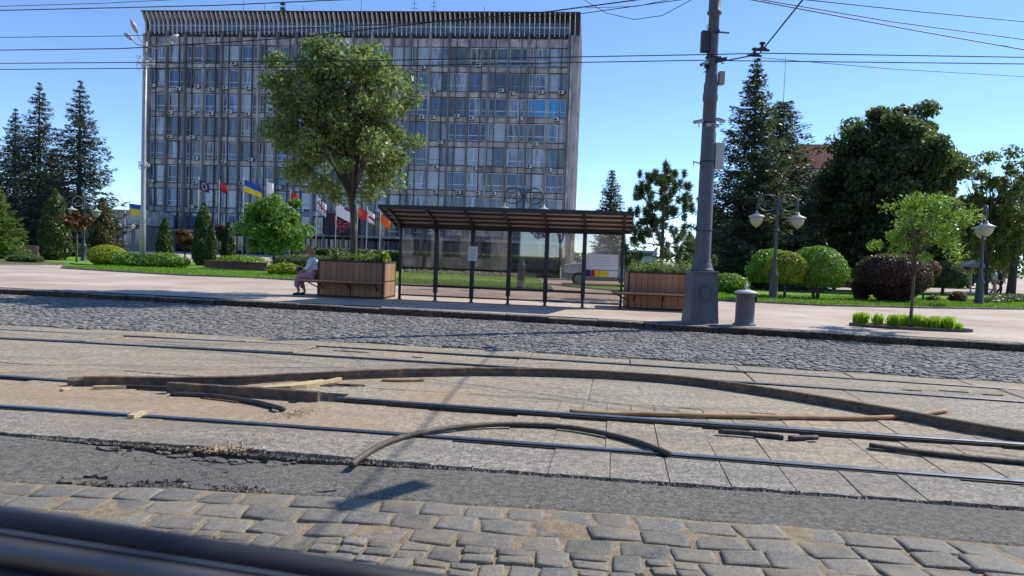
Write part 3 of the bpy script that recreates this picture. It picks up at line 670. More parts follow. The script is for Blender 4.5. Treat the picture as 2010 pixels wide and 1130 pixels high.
# notices
b = MB(); x = 2*W/bays; b.box(x-.11, x+.15, -.075, -.066, 1.16, 1.56, 0)
for k in range(8): b.box(x-.07, x+.09, -.0775, -.076, 1.22+k*.036, 1.228+k*.036, 1)
tag(b.build('paper_notice', [M['paper'], M['ink']], None, loc=A, rz=rz), 'small white paper notice taped to a shelter post', 'notice')
b = MB(); x = 5*W/bays+.06; b.box(x, x+.86, -.002, .004, 1.05, 1.47, 0)
for k in range(4): b.box(x+.2, x+.66, -.0045, -.003, 1.16+k*.07, 1.167+k*.07, 1)
for k, (w0, w1, mm) in enumerate(((0,.13,2),(.14,.24,3),(.25,.36,4),(.37,.60,4),(.61,.86,0))): b.box(x+w0, x+w1, -.002, .004, .86, 1.03, mm)
b.box(x+.365,x+.37,-.003,.0045,.87,1.02,5); b.box(x+.48,x+.485,-.003,.0045,.87,1.02,5)
tag(b.build('route_poster', [M['paper'], M['ink'], M['navy'], M['red'], M['yellow'], M['black']], None, loc=A, rz=rz), 'wide white poster above coloured strips on the rightmost shelter pane', 'poster')

# ------------------------------------------------------------------ foliage
class LF:
    """collects leaf clouds"""
    def __init__(self, seed): self.r = np.random.default_rng(seed); self.C = []; self.Nn = []; self.S = []; self.D = []
    def blob(self, c_, rad, n, size, shell=.55, flat=0):
        r = self.r; d = r.normal(size=(n,3)); d /= np.linalg.norm(d, axis=1)[:,None]
        q = r.random(n)**shell; p = np.array(c_)+d*q[:,None]*np.array(rad)
        self.C.append(p); nn = d*.5+r.normal(size=(n,3))*.6+np.array([0,0,.35]); self.Nn.append(nn); self.S.append(size*r.uniform(.6,1.3,n)); return p
    def pts(self, p, nn, size):
        self.C.append(np.asarray(p)); self.Nn.append(np.asarray(nn)); self.S.append(np.asarray(size))
    def mesh(self, name, mat, aspect=.55, dirs=None):
        C_ = np.vstack(self.C); Nn = np.vstack(self.Nn); S_ = np.concatenate(self.S); n = len(C_)
        Nn /= np.linalg.norm(Nn, axis=1)[:,None]+1e-9
        a = self.r.normal(size=(n,3)) if dirs is None else dirs
        a -= Nn*(a*Nn).sum(1)[:,None]; a /= np.linalg.norm(a, axis=1)[:,None]+1e-9; b_ = np.cross(Nn, a)
        L = S_[:,None]; V = np.empty((n,4,3))
        V[:,0] = C_-a*L*.5; V[:,1] = C_+b_*L*aspect*.5-a*L*.05; V[:,2] = C_+a*L*.5; V[:,3] = C_-b_*L*aspect*.5-a*L*.05
        return npmesh(name, V.reshape(-1,3), 4, mat)
G_ = {}
M['leaf_big'] = leafmat('planter_tree_leaf', (.09,.12,.04), (.15,.195,.065), (.33,.38,.19), .45, .42)
M['leaf_bright'] = leafmat('bright_leaf', (.08,.16,.02), (.14,.25,.035), (.23,.36,.07), .4)
M['leaf_dark'] = leafmat('dark_leaf', (.04,.06,.028), (.065,.092,.04), (.13,.16,.075), .38)
M['leaf_yel'] = leafmat('birch_leaf', (.07,.10,.03), (.11,.14,.04), (.17,.18,.07), .4)
M['leaf_willow'] = leafmat('willow_leaf', (.045,.07,.02), (.07,.11,.03), (.11,.15,.05), .4)
M['leaf_purple'] = leafmat('purple_leaf', (.045,.018,.028), (.075,.03,.04), (.12,.06,.055), .25)
M['leaf_red'] = leafmat('plum_leaf', (.08,.02,.018), (.14,.04,.03), (.22,.09,.06), .3)
M['leaf_topi'] = leafmat('clipped_leaf', (.11,.20,.015), (.18,.31,.03), (.26,.42,.06), .35)
M['leaf_topy'] = leafmat('yellow_clipped_leaf', (.18,.22,.012), (.30,.35,.02), (.40,.44,.04), .3)
M['leaf_grass'] = leafmat('yellow_grass', (.28,.42,.02), (.42,.60,.04), (.55,.72,.08), .5)
M['needle_blue'] = leafmat('blue_spruce_needle', (.025,.038,.036), (.045,.062,.058), (.12,.15,.14), .12)
M['needle'] = leafmat('spruce_needle', (.035,.05,.038), (.055,.075,.055), (.12,.14,.10), .22)
M['needle_pine'] = leafmat('pine_needle', (.03,.06,.02), (.055,.09,.03), (.09,.13,.05), .2)
M['needle_light'] = leafmat('young_spruce_needle', (.07,.14,.02), (.12,.20,.03), (.18,.27,.06), .3)
M['thuja'] = leafmat('thuja_leaf', (.03,.055,.014), (.05,.085,.02), (.09,.12,.035), .2)
M['thuja_brown'] = leafmat('browned_thuja_leaf', (.05,.05,.018), (.08,.065,.025), (.17,.10,.05), .2)

def broad(name, label, cat, loc, H, tr, cz, rad, nclump, lpc, ls, mat, seed, group=None, fork=None, cl=.26, limbs=26, shell=.45, mod=None, lean=(0,0), bark='bark', bot=-1.0, csh=.5, box=1.0):
    r = np.random.default_rng(seed); t = thing(name, label, cat, loc, 0, group); rx, ry, rz_ = rad
    fork = fork or (cz-rz_*.75); L = LF(seed+1); b = MB()
    top = Vector((lean[0]*.12, lean[1]*.12, fork)); 
    b.tube([(0,0,-.05),(tr*.1,0,.1*fork),(lean[0]*.05+tr*.3,lean[1]*.05,fork*.5),top], [tr*1.35,tr,tr*.85,tr*.75], 9)
    cs = []
    tries = 0
    while len(cs) < nclump and tries < 9999:
        tries += 1
        d = r.normal(size=3); d /= np.linalg.norm(d)
        if d[2] < bot: continue
        q = r.random()**.42; d = np.sign(d)*np.abs(d)**box; p = d*q*np.array([rx,ry,rz_])
        if mod and not mod(p/np.array([rx,ry,rz_])): continue
        cs.append(Vector((p[0]+lean[0], p[1]+lean[1], p[2]+cz)))
    mr = min(rx, ry, rz_)
    for i, p in enumerate(cs):
        cr = mr*cl*r.uniform(.65,1.3)
        L.blob(p, (cr*1.15, cr*1.15, cr*.8), int(lpc*r.uniform(.6,1.3)), ls, csh)
    order = sorted(cs, key=lambda p: -(p-top).length)[:limbs]
    for p in order:
        st = Vector((lean[0]*.12, lean[1]*.12, lerp(fork*.93, fork+ (p.z-fork)*.25, r.random()))); d = p-st
        mid = st+d*.45+Vector((0,0,d.length*.10)); mid.x -= d.x*.12; mid.y -= d.y*.12
        r0 = tr*.42*r.uniform(.7,1.1); b.tube([st, st+(mid-st)*.5, mid, st+d*.75+Vector((0,0,d.length*.04)), p], [r0, r0*.8, r0*.6, r0*.36, r0*.12], 5)
        for _ in range(3):
            q = r.normal(size=3)*mr*.11; b.tube([mid, mid+(p-mid)*.5+Vector(q)*.5, p*.97+Vector((lean[0],lean[1],cz))*.03+Vector(q)], [r0*.35, r0*.2, r0*.06], 4, cap=False)
    b.build('trunk', M[bark], t, True); link('crown', L.mesh('crown', M[mat]), t); return t

def conifer(name, label, loc, H, rad, mat, seed, group=None, levels=34, nb=9, z0=.06, droop=.28, tw=.34, dens=1.0, power=.85, gap=.12, upturn=.12):
    r = np.random.default_rng(seed); t = thing(name, label, 'spruce' if name != 'pine_tree' else 'pine', loc, 0, group); b = MB()
    b.tube([(0,0,0),(0,0,H*.5),(0,0,H*.97)], [H*.017, H*.011, .012], 7)
    C_, Nn, S_, D = [], [], [], []
    for li in range(levels):
        tt = z0+(1-z0)*(li/levels)**.95; z = tt*H; Lb = rad*((1-tt)**power)*1.0+.08*rad*(1-tt)+.05
        a0 = r.uniform(0,6.28)
        for k in range(nb):
            if r.random() < gap: continue
            az = a0+k*6.283/nb+r.normal()*.25; L = Lb*r.uniform(.62,1.12); dx, dy = math.cos(az), math.sin(az)
            dr = droop*r.uniform(.6,1.4)*(1.1-tt*.9); n = max(4, int(L/tw*7*dens))
            s_ = np.sort(r.random(n)**.75)
            prof = -dr*s_*L*(1-.45*s_)+upturn*L*s_**3
            base = np.stack([dx*s_*L, dy*s_*L, z+prof], 1)
            side = np.array([-dy, dx, 0]); w_ = (1-s_*.75)*L*.32+.06
            off = r.uniform(-1,1,n)*w_; hang = -np.abs(r.normal(size=n))*tw*.35-np.abs(off)*.25
            p = base+side[None,:]*off[:,None]; p[:,2] += hang
            C_.append(p); d = np.stack([dx*.8+side[0]*np.sign(off)*.7+r.normal(size=n)*.25, dy*.8+side[1]*np.sign(off)*.7+r.normal(size=n)*.25, -.25+r.normal(size=n)*.3], 1)
            D.append(d); Nn.append(np.stack([r.normal(size=n)*.4, r.normal(size=n)*.4, .5+r.random(n)*.6], 1)); S_.append(tw*r.uniform(.6,1.25,n)*(1-.35*tt))
            if L > .5: b.tube([(0,0,z),(dx*L*.5,dy*L*.5,z-dr*.5*L*.78),(dx*L,dy*L,z-dr*L*.55+upturn*L)], [.012*H*.12+.01,.015,.006], 4, cap=False)
    L_ = LF(seed); L_.pts(np.vstack(C_), np.vstack(Nn), np.concatenate(S_))
    b.build('trunk', M['bark'], t, True); link('crown', L_.mesh('crown', M[mat], .34, np.vstack(D)), t); return t

def clipped(name, label, cat, loc, prof, mats, n, ls, seed, group=None, sx=1, sy=1, trunk=None, rough=.05, core=.9, top_mat=None):
    """prof: list (r,z) surface of revolution covered in leaves around a leafy core"""
    r = np.random.default_rng(seed); t = thing(name, label, cat, loc, 0, group); L = LF(seed)
    pr = np.array(prof, float); seg = np.hypot(*(pr[1:]-pr[:-1]).T)*(pr[1:,0]+pr[:-1,0]+.02); cdf = np.cumsum(seg)/seg.sum()
    k = np.searchsorted(cdf, r.random(n)); f = r.random(n); p = pr[k]+(pr[k+1]-pr[k])*f[:,None]; az = r.random(n)*6.2832
    tn = pr[k+1]-pr[k]; nr, nz = tn[:,1], -tn[:,0]; ln = np.hypot(nr, nz)+1e-9; nr, nz = nr/ln, nz/ln
    lump = 1+rough*np.sin(az*3+p[:,1]*4+seed)+rough*.7*np.sin(az*7-p[:,1]*9)+r.normal(size=n)*rough*.6
    rr_ = p[:,0]*lump; P_ = np.stack([rr_*np.cos(az)*sx, rr_*np.sin(az)*sy, p[:,1]+r.normal(size=n)*rough*.25], 1)
    Nn = np.stack([nr*np.cos(az), nr*np.sin(az), nz], 1)+r.normal(size=(n,3))*.55; L.pts(P_, Nn, ls*r.uniform(.6,1.3,n))
    me = L.mesh('foliage', M[mats]); o = link('foliage', me, t)
    b = MB(); b.lathe([(a*core, (z-pr[:,1].mean())*core+pr[:,1].mean()) for a, z in prof], 20, sx=sx, sy=sy); b.build('inner_foliage', M[mats], t, True)
    if trunk: 
        b = MB()
        for (x, y, r0, z1, lx) in trunk: b.tube([(x,y,-.03),(x+lx*.4,y,z1*.5),(x+lx,y,z1)], [r0*1.2, r0, r0*.8], 7)
        b.build('stem', M['bark'], t, True)
    return t
def ell(rx, rz_, cz, a0=-90, a1=90, n=12): return [(max(.001, rx*math.cos(R(lerp(a0,a1,i/n)))), cz+rz_*math.sin(R(lerp(a0,a1,i/n)))) for i in range(n+1)]
# ------------------------------------------------------------------ trees and plants
def base(px, Y, z=.16): p = at(px, 500, Y); return Vector((p.x, Y, z))   # column px at distance Y (verticals nearly straight)
def bx(px, py, Y): p = at(px, py, Y); return Vector((p.x, Y, .16))
def zt(px, py, Y): return at(px, py, Y).z-.16
# big tree in the left planter
o = bx(694, 470, 21.25); o.z = 1.05
cx = at(671, 230, 21.25)
broad('planter_tree', 'tall leafy tree with round crown growing from the left wooden planter', 'tree', o, 6.8, .115, cx.z-o.z-.05, (2.08,2.0,2.30), 165, 215, .135, 'leaf_big', 11,
      fork=1.75, cl=.20, limbs=70, lean=(cx.x-o.x,0), csh=.5, box=.86)
# bright small tree on the left lawn
broad('small_tree', 'bright green bushy small tree on the lawn left of the seated woman', 'tree', bx(537,520,40), 4, .10, 2.55, (1.75,1.6,1.65), 60, 260, .20, 'leaf_bright', 21, fork=.8, cl=.30, limbs=14)
# far spruces left
cons = [(28,205,62,4.2,'dark spruce at the far left, shortest of the three behind the lawn',31),(75,153,58,4.4,'dense blue spruce in the middle of the three tall ones at left',32),(154,148,56,4.3,'tall thin-topped blue spruce nearest the office block',33)]
for px, py, Y, rd, lb, sd_ in cons:
    conifer('blue_spruce', lb, bx(px, 480, Y), zt(px, py, Y), rd, 'needle_blue', sd_, 'tall blue spruces at the left', 34, 9, .04, .34, .42, 2.1, power=.95, gap=.24)
conifer('blue_spruce', 'wide low blue spruce filling the gap behind the tall left ones', bx(100,480,66), 9.5, 3.6, 'needle_blue', 34, 'tall blue spruces at the left', 26, 11, .03, .3, .5, 1.6)
conifer('blue_spruce', 'dark spruce cut off by the left edge of the picture', bx(-22,480,60), 9.5, 3.0, 'needle_blue', 35, 'tall blue spruces at the left', 26, 10, .03, .3, .45, 1.4)
conifer('young_spruce', 'light green young spruce at the left edge of the picture', bx(-12,495,44), zt(-12,345,44), 2.0, 'needle_light', 36, None, 22, 10, .05, .12, .34, 1.7)
conifer('young_spruce', 'small blue-grey spruce beside the brown-tinged thuja', bx(228,495,58), zt(228,425,58), 1.1, 'needle_blue', 37, None, 16, 9, .03, .2, .26, 1.7)
# thujas
def thuja(px, pyb, pyt, Y, wpx, mat, lb, sd_, n=5200, g='columnar thujas on the left lawn'):
    o = bx(px, pyb, Y); H = zt(px, pyt, Y); r_ = wpx/2/1452*Y
    return clipped('thuja', lb, 'thuja', o, [(r_*.55,0),(r_*.95,H*.12),(r_,H*.35),(r_*.85,H*.6),(r_*.5,H*.85),(.02,H)], mat, n, .2, sd_, g, rough=.09, core=.88)
thuja(108, 500, 372, 44, 52, 'thuja', 'broad dark thuja left of the red-leaved tree', 41)
thuja(200, 498, 388, 47, 42, 'thuja_brown', 'thuja with browned right side behind the round bush', 42)
thuja(323, 505, 428, 48, 28, 'thuja', 'short thuja just right of the tall lamp mast', 43, 3000)
thuja(398, 520, 398, 44, 36, 'thuja', 'tallest narrow thuja, in front of the office block', 44)
thuja(413, 518, 440, 42, 20, 'thuja', 'slim pale thuja touching the tallest one', 45, 2500)
thuja(447, 518, 437, 45, 24, 'thuja', 'narrow thuja beside the purple round-headed tree', 46, 3000)
def round_head(px, pyc, pyb, Y, wpx, hpx, mat, lb, sd_, ls=.2, n=30, l=200):
    o = bx(px, pyb, Y); k = Y/1452; cz = zt(px, pyc, Y)
    return broad('ornamental_tree', lb, 'tree', o, cz*1.3, .06, cz, (wpx*k/2, wpx*k/2*.9, hpx*k/2), n, l, ls, mat, sd_, None, fork=cz-hpx*k*.45, cl=.36, limbs=6)
round_head(150, 433, 508, 42, 58, 34, 'leaf_red', 'red-leaved standard tree between two thujas', 51)
round_head(362, 468, 515, 46, 44, 34, 'leaf_red', 'reddish round-headed tree between the lamp mast and tallest thuja', 52)
round_head(436, 458, 515, 47, 40, 34, 'leaf_purple', 'purple round-headed tree between two narrow thujas', 53)
# clipped bushes left
o = bx(210,520,38.5); clipped('round_bush', 'yellow-green clipped round bush left of the lamp mast', 'bush', o, ell(.92,.55,.55), 'leaf_topy', 5200, .11, 61)
def hedge(name, lb, cat, px, pyb, Y, rx, rh, mat, sd_, n=3200, ls=.14, ry=.8, rough=.12, g=None):
    return clipped(name, lb, cat, bx(px,pyb,Y), ell(rx, rh/2, rh/2), mat, n, ls, sd_, g, sy=ry, rough=rough)
hedge('low_shrub', 'low spreading juniper left of the lamp mast foot', 'shrub', 262, 524, 38, 1.15, .72, 'leaf_bright', 62, g='low junipers by the lamp mast')
hedge('low_shrub', 'low spreading juniper right of the lamp mast foot', 'shrub', 315, 527, 37.5, 1.25, .78, 'leaf_bright', 63, g='low junipers by the lamp mast')
hedge('low_shrub', 'low dark shrub with yellow top behind the seated woman', 'shrub', 560, 540, 33.5, .75, .55, 'leaf_topy', 64)
hedge('low_shrub', 'small dark green shrub at the far left lawn edge', 'shrub', 50, 512, 39, .8, .4, 'leaf_dark', 65)
hedge('low_shrub', 'flowering shrub at the back of the left lawn', 'shrub', 470, 520, 44, 1.5, .7, 'leaf_topi', 66)
hedge('low_shrub', 'greyish shrub behind the bright small tree', 'shrub', 600, 515, 46, 2.2, .9, 'leaf_dark', 67)
# right side
conifer('columnar_spruce', 'narrow columnar spruce behind the right end of the shelter', bx(1195,500,46), zt(1195,328,46), 1.35, 'needle', 71, None, 34, 9, .03, .1, .28, 1.7, power=.55)
conifer('spruce_tree', 'tallest dark spruce directly right of the big pole', bx(1466,540,40), zt(1466,103,40), 4.1, 'needle', 72, 'big dark spruces at the right', 40, 10, .03, .28, .36, 2.3, power=.9, gap=.22)
conifer('spruce_tree', 'second dark spruce, shorter, with broad layered branches', bx(1522,540,44), zt(1535,192,44), 3.6, 'needle', 73, 'big dark spruces at the right', 40, 12, .02, .20, .42, 1.6, power=.5, gap=.2)
conifer('spruce_tree', 'low broad dark spruce filling in behind the topiary', bx(1600,540,52), 8.0, 4.0, 'needle', 74, 'big dark spruces at the right', 24, 11, .02, .25, .5, 1.5, power=.6)
# pine: tufts
def pine(loc, H, lb, seed, R_=1.7):
    r = np.random.default_rng(seed); t = thing('pine_tree', lb, 'pine', loc); b = MB(); L = LF(seed); D = []
    b.tube([(0,0,0),(.03,0,H*.5),(0,0,H*.9),(0,0,H)], [.09,.06,.025,.012], 7); tips = [Vector((0,0,H))]
    for li in range(10):
        tt = .08+.88*(li/10)**1.1; z = H*tt; Lb = R_*(1-tt)**.8+.26
        for k in range(4):
            az = r.uniform(0,6.28); l = Lb*r.uniform(.7,1.1); e = Vector((math.cos(az)*l, math.sin(az)*l, z+l*.45)); m_ = Vector((e.x*.5, e.y*.5, z+l*.08))
            b.tube([(0,0,z), m_, e], [.028,.018,.01], 5); tips.append(e)
            for _ in range(5):
                q = m_.lerp(e, r.uniform(.1,1))+Vector(r.normal(size=3)*.22*l**.5); q.z += .1; tips.append(q); b.tube([m_.lerp(e,.4), q], [.012,.006], 4)
    for p in tips:
        n = 120; d = r.normal(size=(n,3)); d[:,2] = np.abs(d[:,2])+.25; d /= np.linalg.norm(d,axis=1)[:,None]
        st = np.array(p)+np.array([0,0,-.22])*r.random(n)[:,None]; ln = r.uniform(.09,.17,n)
        L.pts(st+d*ln[:,None]*.6, r.normal(size=(n,3)), ln*1.4); D.append(d)
    b.build('trunk', M['bark'], t, True); link('crown', L.mesh('crown', M['needle_pine'], .12, np.vstack(D)), t); return t
pine(bx(1296,530,24.5), zt(1296,318,24.5), 'young open pine with upswept tufts behind the right planter', 75)
# large broadleaf trees right
broad('broadleaf_tree', 'large dark broadleaf tree behind the purple bush', 'tree', bx(1742,560,43), 11, .3, zt(1742,378,43), (3.7,3.8,5.3), 260, 560, .26, 'leaf_dark', 81, fork=2.2, cl=.2, limbs=34, bot=-1.0)
broad('birch_tree', 'thin yellowish tree right of the large dark one', 'tree', bx(1935,560,44), 9, .14, zt(1935,385,44), (2.3,2.0,3.3), 52, 170, .24, 'leaf_yel', 82, fork=1.5, cl=.22, limbs=26)
def willow(loc, H, Rr, lb, seed):
    r = np.random.default_rng(seed); t = thing('willow_tree', lb, 'tree', loc); b = MB(); L = LF(seed); D = []
    b.tube([(0,0,0),(.1,0,H*.3),(.0,0,H*.7)], [.28,.2,.1], 8)
    for k in range(150):
        az = r.uniform(0,6.28); rr_ = Rr*r.uniform(.25,1); z = H*r.uniform(.62,1.0)*(1-.2*(rr_/Rr)**2); x, y = rr_*math.cos(az), rr_*math.sin(az)
        if k < 22: b.tube([(0,0,H*.4),(x*.5,y*.5,z*.92),(x,y,z)], [.08,.04,.015], 5)
        Lh = r.uniform(.35,.8)*z; n = int(90*Lh/H*2.2); s_ = r.random(n); p = np.stack([x+(r.normal(size=n)*.10)+.15*s_*math.cos(az), y+r.normal(size=n)*.10+.15*s_*math.sin(az), z-s_*Lh], 1)
        D.append(np.stack([r.normal(size=n)*.25, r.normal(size=n)*.25, -np.ones(n)],1)); L.pts(p, np.stack([r.normal(size=n), r.normal(size=n), .2*np.ones(n)],1), .30*r.uniform(.6,1.2,n))
    b.build('trunk', M['bark'], t, True); link('crown', L.mesh('crown', M['leaf_willow'], .3, np.vstack(D)), t)
willow(bx(1985,560,47), zt(1985,335,47), 3.3, 'weeping willow hanging at the right edge', 83)
willow(bx(2070,560,50), 8.0, 3.5, 'second weeping willow mostly beyond the right edge', 84)
broad('backdrop_tree', 'dark tree closing the view behind the topiary', 'tree', bx(1650,560,58), 9, .3, 4.4, (5.5,3.0,4.3), 90, 260, .5, 'leaf_dark', 85, fork=1.0, cl=.32, limbs=8, bot=-1)
broad('backdrop_tree', 'dark tree closing the view behind the willow', 'tree', bx(1850,560,62), 9, .3, 3.6, (5.5,3.0,3.6), 80, 260, .5, 'leaf_dark', 86, fork=1.0, cl=.32, limbs=8)
broad('backdrop_tree', 'dark low tree behind the big spruce foot', 'tree', bx(1440,540,52), 5, .2, 2.6, (3.2,2.0,2.6), 50, 230, .42, 'leaf_dark', 87, fork=.6, cl=.34, limbs=6)
# topiary right
def mush(px, pyb, Y, wpx, pyt, pym, mat, lb, sd_, ls=.11, n=7000, tr=((0,0,.07),)):
    o = bx(px,pyb,Y); H = zt(px,pyt,Y); zm = zt(px,pym,Y); r_ = wpx/2/1452*Y
    return clipped('topiary_tree', lb, 'topiary', o, [(.15*r_,zm+.08),(r_*.8,zm-.02),(r_*.98,zm+(H-zm)*.25),(r_,zm+(H-zm)*.45),(r_*.82,zm+(H-zm)*.75),(r_*.5,zm+(H-zm)*.94),(.02,H)], mat, n, ls, sd_, 'clipped dome topiaries on the right lawn', rough=.07, trunk=[(x,y,q,zm+.3,x*.9) for x,y,q in tr])
mush(1512,585,30.5,90,489,552,'leaf_topi','clipped green dome left of the yellow one, behind the double lamp',91,tr=((0,0,.06),))
mush(1540,580,28.6,76,494,552,'leaf_topy','smaller yellow-green clipped dome just right of the double lamp',92,tr=((.0,0,.05),))
mush(1602,587,29,104,483,560,'leaf_topi','largest clipped green dome on three stems',93,tr=((-.1,0,.06),(.08,.05,.05),(.0,-.08,.05)))
mush(1850,577,40,80,512,562,'leaf_dark','dark green clipped dome behind the thin street tree',94,ls=.15,tr=((0,0,.08),))
o = bx(1752,592,29); clipped('purple_bush', 'large dark purple clipped bush with flat top', 'bush', o, [(.35,0),(.75,.35),(1.22,.8),(1.34,1.15),(1.26,1.5),(1.0,1.78),(.5,1.9),(.02,1.92)], 'leaf_purple', 9500, .12, 95, rough=.05)
o = bx(1690,588,29.6); clipped('purple_bush', 'small dark clipped vase-shaped bush left of the purple one', 'bush', o, [(.15,0),(.3,.25),(.38,.6),(.3,.8),(.02,.85)], 'leaf_purple', 1800, .10, 96, rough=.06)
o = bx(1812,585,31.5); clipped('purple_bush', 'small reddish bush peeping out right of the street tree trunk', 'bush', o, ell(.55,.5,1.35), 'leaf_red', 2200, .11, 97, rough=.08, trunk=[(0,0,.04,1.0,0)])
hedge('low_shrub', 'green spreading shrub between the big pole and the bin', 'shrub', 1425, 574, 32, .95, .85, 'leaf_topi', 98, 3500)
hedge('low_shrub', 'tiny dark shrub alone on the right lawn', 'shrub', 1832, 590, 31, .28, .28, 'leaf_dark', 99, 500, .1)
hedge('low_shrub', 'small reddish shrub on the right lawn near the old lamp', 'shrub', 1880, 592, 31, .35, .5, 'leaf_red', 100, 700, .11)
hedge('low_shrub', 'dark low shrub beside the rightmost lamp foot', 'shrub', 1945, 595, 31, .6, .3, 'leaf_dark', 101, 900, .11)
hedge('low_shrub', 'dark low hedge at the right edge of the lawn', 'shrub', 2010, 590, 33, 1.2, .4, 'leaf_dark', 102, 1500, .12)
# street tree in its bed
o = gp(1786, 645, .16); o.z = .17
cz = at(1815,455,o.y); broad('street_tree', 'thin young street tree growing from the grassy bed at the kerb', 'tree', o, 3, .04, cz.z-.17+.05, (1.08,1.0,.92), 40, 150, .085, 'leaf_topi', 111, fork=1.25, cl=.24, limbs=22, lean=(cz.x-o.x-.05,0))
# bed
t = thing('tree_bed', 'low oval kerbed bed around the thin street tree', 'flower bed', (o.x, o.y, .16), R(-12))
ra, rb = 1.28, .42; b = MB(); n = 44; pts = [(ra*math.cos(6.2832*i/n), rb*math.sin(6.2832*i/n)) for i in range(n)]
for i in range(n):
    p, q = pts[i], pts[(i+1)%n]; b.bar((p[0],p[1],.03),(q[0],q[1],.03),.05,.07)
b.build('bed_edging', M['iron_dark'], t); b = MB(); b.prism([(x*.98,y*.98) for x,y in pts], 0, .035); b.build('soil', M['dirt'], t)
r = np.random.default_rng(5); L = LF(5); D = []
for px in [1690,1700,1722,1750,1758,1765,1775,1795,1806,1815,1826,1832,1840,1850,1862,1872,1880]:
    tt = (px-1786)/100.; x = o.x+tt*1.12*math.cos(R(12)); y = o.y-tt*1.12*math.sin(R(12))+r.uniform(-.18,.18)+.02
    sc_ = .30 if px < 1870 else .16; n = 230
    for k in range(2):
        a = r.random(n)*6.28; q = r.random(n)**.6*.085; h_ = r.uniform(.4,1,n)*sc_*r.uniform(.85,1.1)
        lean_ = r.normal(size=(n,2))*.18; C_ = np.stack([x+k*.05+q*np.cos(a)+lean_[:,0]*h_*.5, y+q*np.sin(a)+lean_[:,1]*h_*.5, .2+h_*.5],1)
        L.pts(C_, np.stack([r.normal(size=n),r.normal(size=n),.1*np.ones(n)],1), h_); D.append(np.stack([lean_[:,0],lean_[:,1],np.ones(n)],1))
tag(link('grass_tufts', L.mesh('grass_tufts', M['leaf_grass'], .10, np.vstack(D))), 'bright yellow-green grass tufts in the kerbed bed', 'grass', kind='stuff')
# planter plants
def bedplants(o, rz, lb, seed, W=1.8, D=1.3, tall=.32, side=None):
    r = np.random.default_rng(seed); L = LF(seed); ca, sa = math.cos(rz), math.sin(rz)
    for k in range(75):
        x, y = r.uniform(.08,W-.05), r.uniform(.08,D-.08); h_ = tall*r.uniform(.45,1.15)
        L.blob((o[0]+x*ca-y*sa, o[1]+x*sa+y*ca, 1.14+h_*.5), (.10,.10,h_*.6), 60, .075)
    return tag(link('planter_plants', L.mesh('planter_plants', M['leaf_big' if side else 'leaf_topi'], .4)), lb, 'plants', kind='stuff')
bedplants((-5.42,20.62), R(-5), 'mixed leafy plants filling the left wooden planter', 6, side=1)
bedplants((3.16,20.12), R(-4), 'leafy plants with pale flowers filling the right wooden planter', 8, side=1, tall=.38)
L = LF(77); 
for k in range(12): L.blob((-3.62+random.uniform(-.14,.10), 20.78+random.uniform(-.12,.2), 1.32+random.uniform(-.08,.12)), (.08,.08,.09), 55, .07)
tag(link('yellow_flowers', L.mesh('yellow_flowers', M['leaf_topy'], .8)), 'yellow flowering plant at the right end of the left planter', 'flowers', kind='stuff')
# lawns with edging
def poly_sheet(name, pts, z, mat, kind='structure', n=1):
    b = MB(); b.add([(x,y,z) for x,y in pts], [tuple(range(len(pts)))]); o = b.build(name, mat); o['kind'] = kind; return o
def lawn(pts, mat, edge=True, seed=0, blades=0):
    poly_sheet('lawn', pts, .215, mat)
    b = MB()
    for i in range(len(pts)):
        p, q = pts[i], pts[(i+1)%len(pts)]; b.bar((p[0],p[1],.185),(q[0],q[1],.185),.08,.075)
    ob = b.build('lawn_edging', M['kerb']); ob['kind'] = 'structure'
lr = [(5.6,26.5),(8.0,26.0),(10.7,25.3),(15,26.3),(19.3,27.8),(34,33.0),(34,44),(24,44),(10,37.5),(2.5,37.0),(2.5,33.5),(5.2,30)]
lawn(lr, M['grass'])
ll = [(-20.3,33.3),(-13.7,30.6),(-11.2,31.0),(-11.9,32.2),(-10.9,32.2),(-11.0,30.9),(-7.4,29.4),(-5.5,28.6),(1.6,29.2),(1.4,46),(-12,50),(-40,58),(-50,52),(-26,42),(-22,40)]
ll = [(-20.3,33.3),(-13.7,30.6),(-11.0,30.9),(-7.4,29.4),(-5.5,28.8),(1.6,29.4),(1.4,46),(-12,50),(-40,58),(-50,50),(-34,44),(-24,40)]
lawn(ll, M['grass'])
lawn([(-29,36.2),(-24.5,35.2),(-22,38.5),(-26,41),(-34,43.4),(-52,49),(-60,44)], M['grass_dry'])
# blades along visible lawns
def blades(name, lb, areas, n, seed):
    r = np.random.default_rng(seed); L = LF(seed); D = []
    for (x0,y0,x1,y1,dep) in areas:
        m = int(n*math.hypot(x1-x0,y1-y0)/40); s_ = r.random(m); d_ = r.random(m)**1.5*dep; h_ = r.uniform(.04,.12,m)
        P_ = np.stack([x0+(x1-x0)*s_, y0+(y1-y0)*s_+d_, .215+h_*.5],1); L.pts(P_, np.stack([r.normal(size=m),r.normal(size=m),.2*np.ones(m)],1), h_*1.1)
        D.append(np.stack([r.normal(size=m)*.3, r.normal(size=m)*.3, np.ones(m)],1))
    tag(link(name, L.mesh(name, M['leaf_topi'], .25, np.vstack(D))), lb, 'grass', kind='stuff')
blades('grass_blades', 'short grass standing on the right lawn', [(5.6,26.5,8,26,4),(8,26.0,10.7,25.3,5),(10.7,25.3,19.3,27.8,6),(19.3,27.8,28,31,5)], 52000, 3)
blades('grass_blades', 'short grass standing on the left lawn', [(-20.3,33.3,-13.7,30.6,5),(-13.7,30.6,-7.4,29.4,6),(-7.4,29.4,1.6,29.4,5)], 44000, 4)
t = thing('clipped_hedge', 'dark clipped hedge crossing behind the lawn, seen through the shelter', 'hedge', (-4.0, 47.0, .16), R(-3)); L = LF(304); n_ = 9000
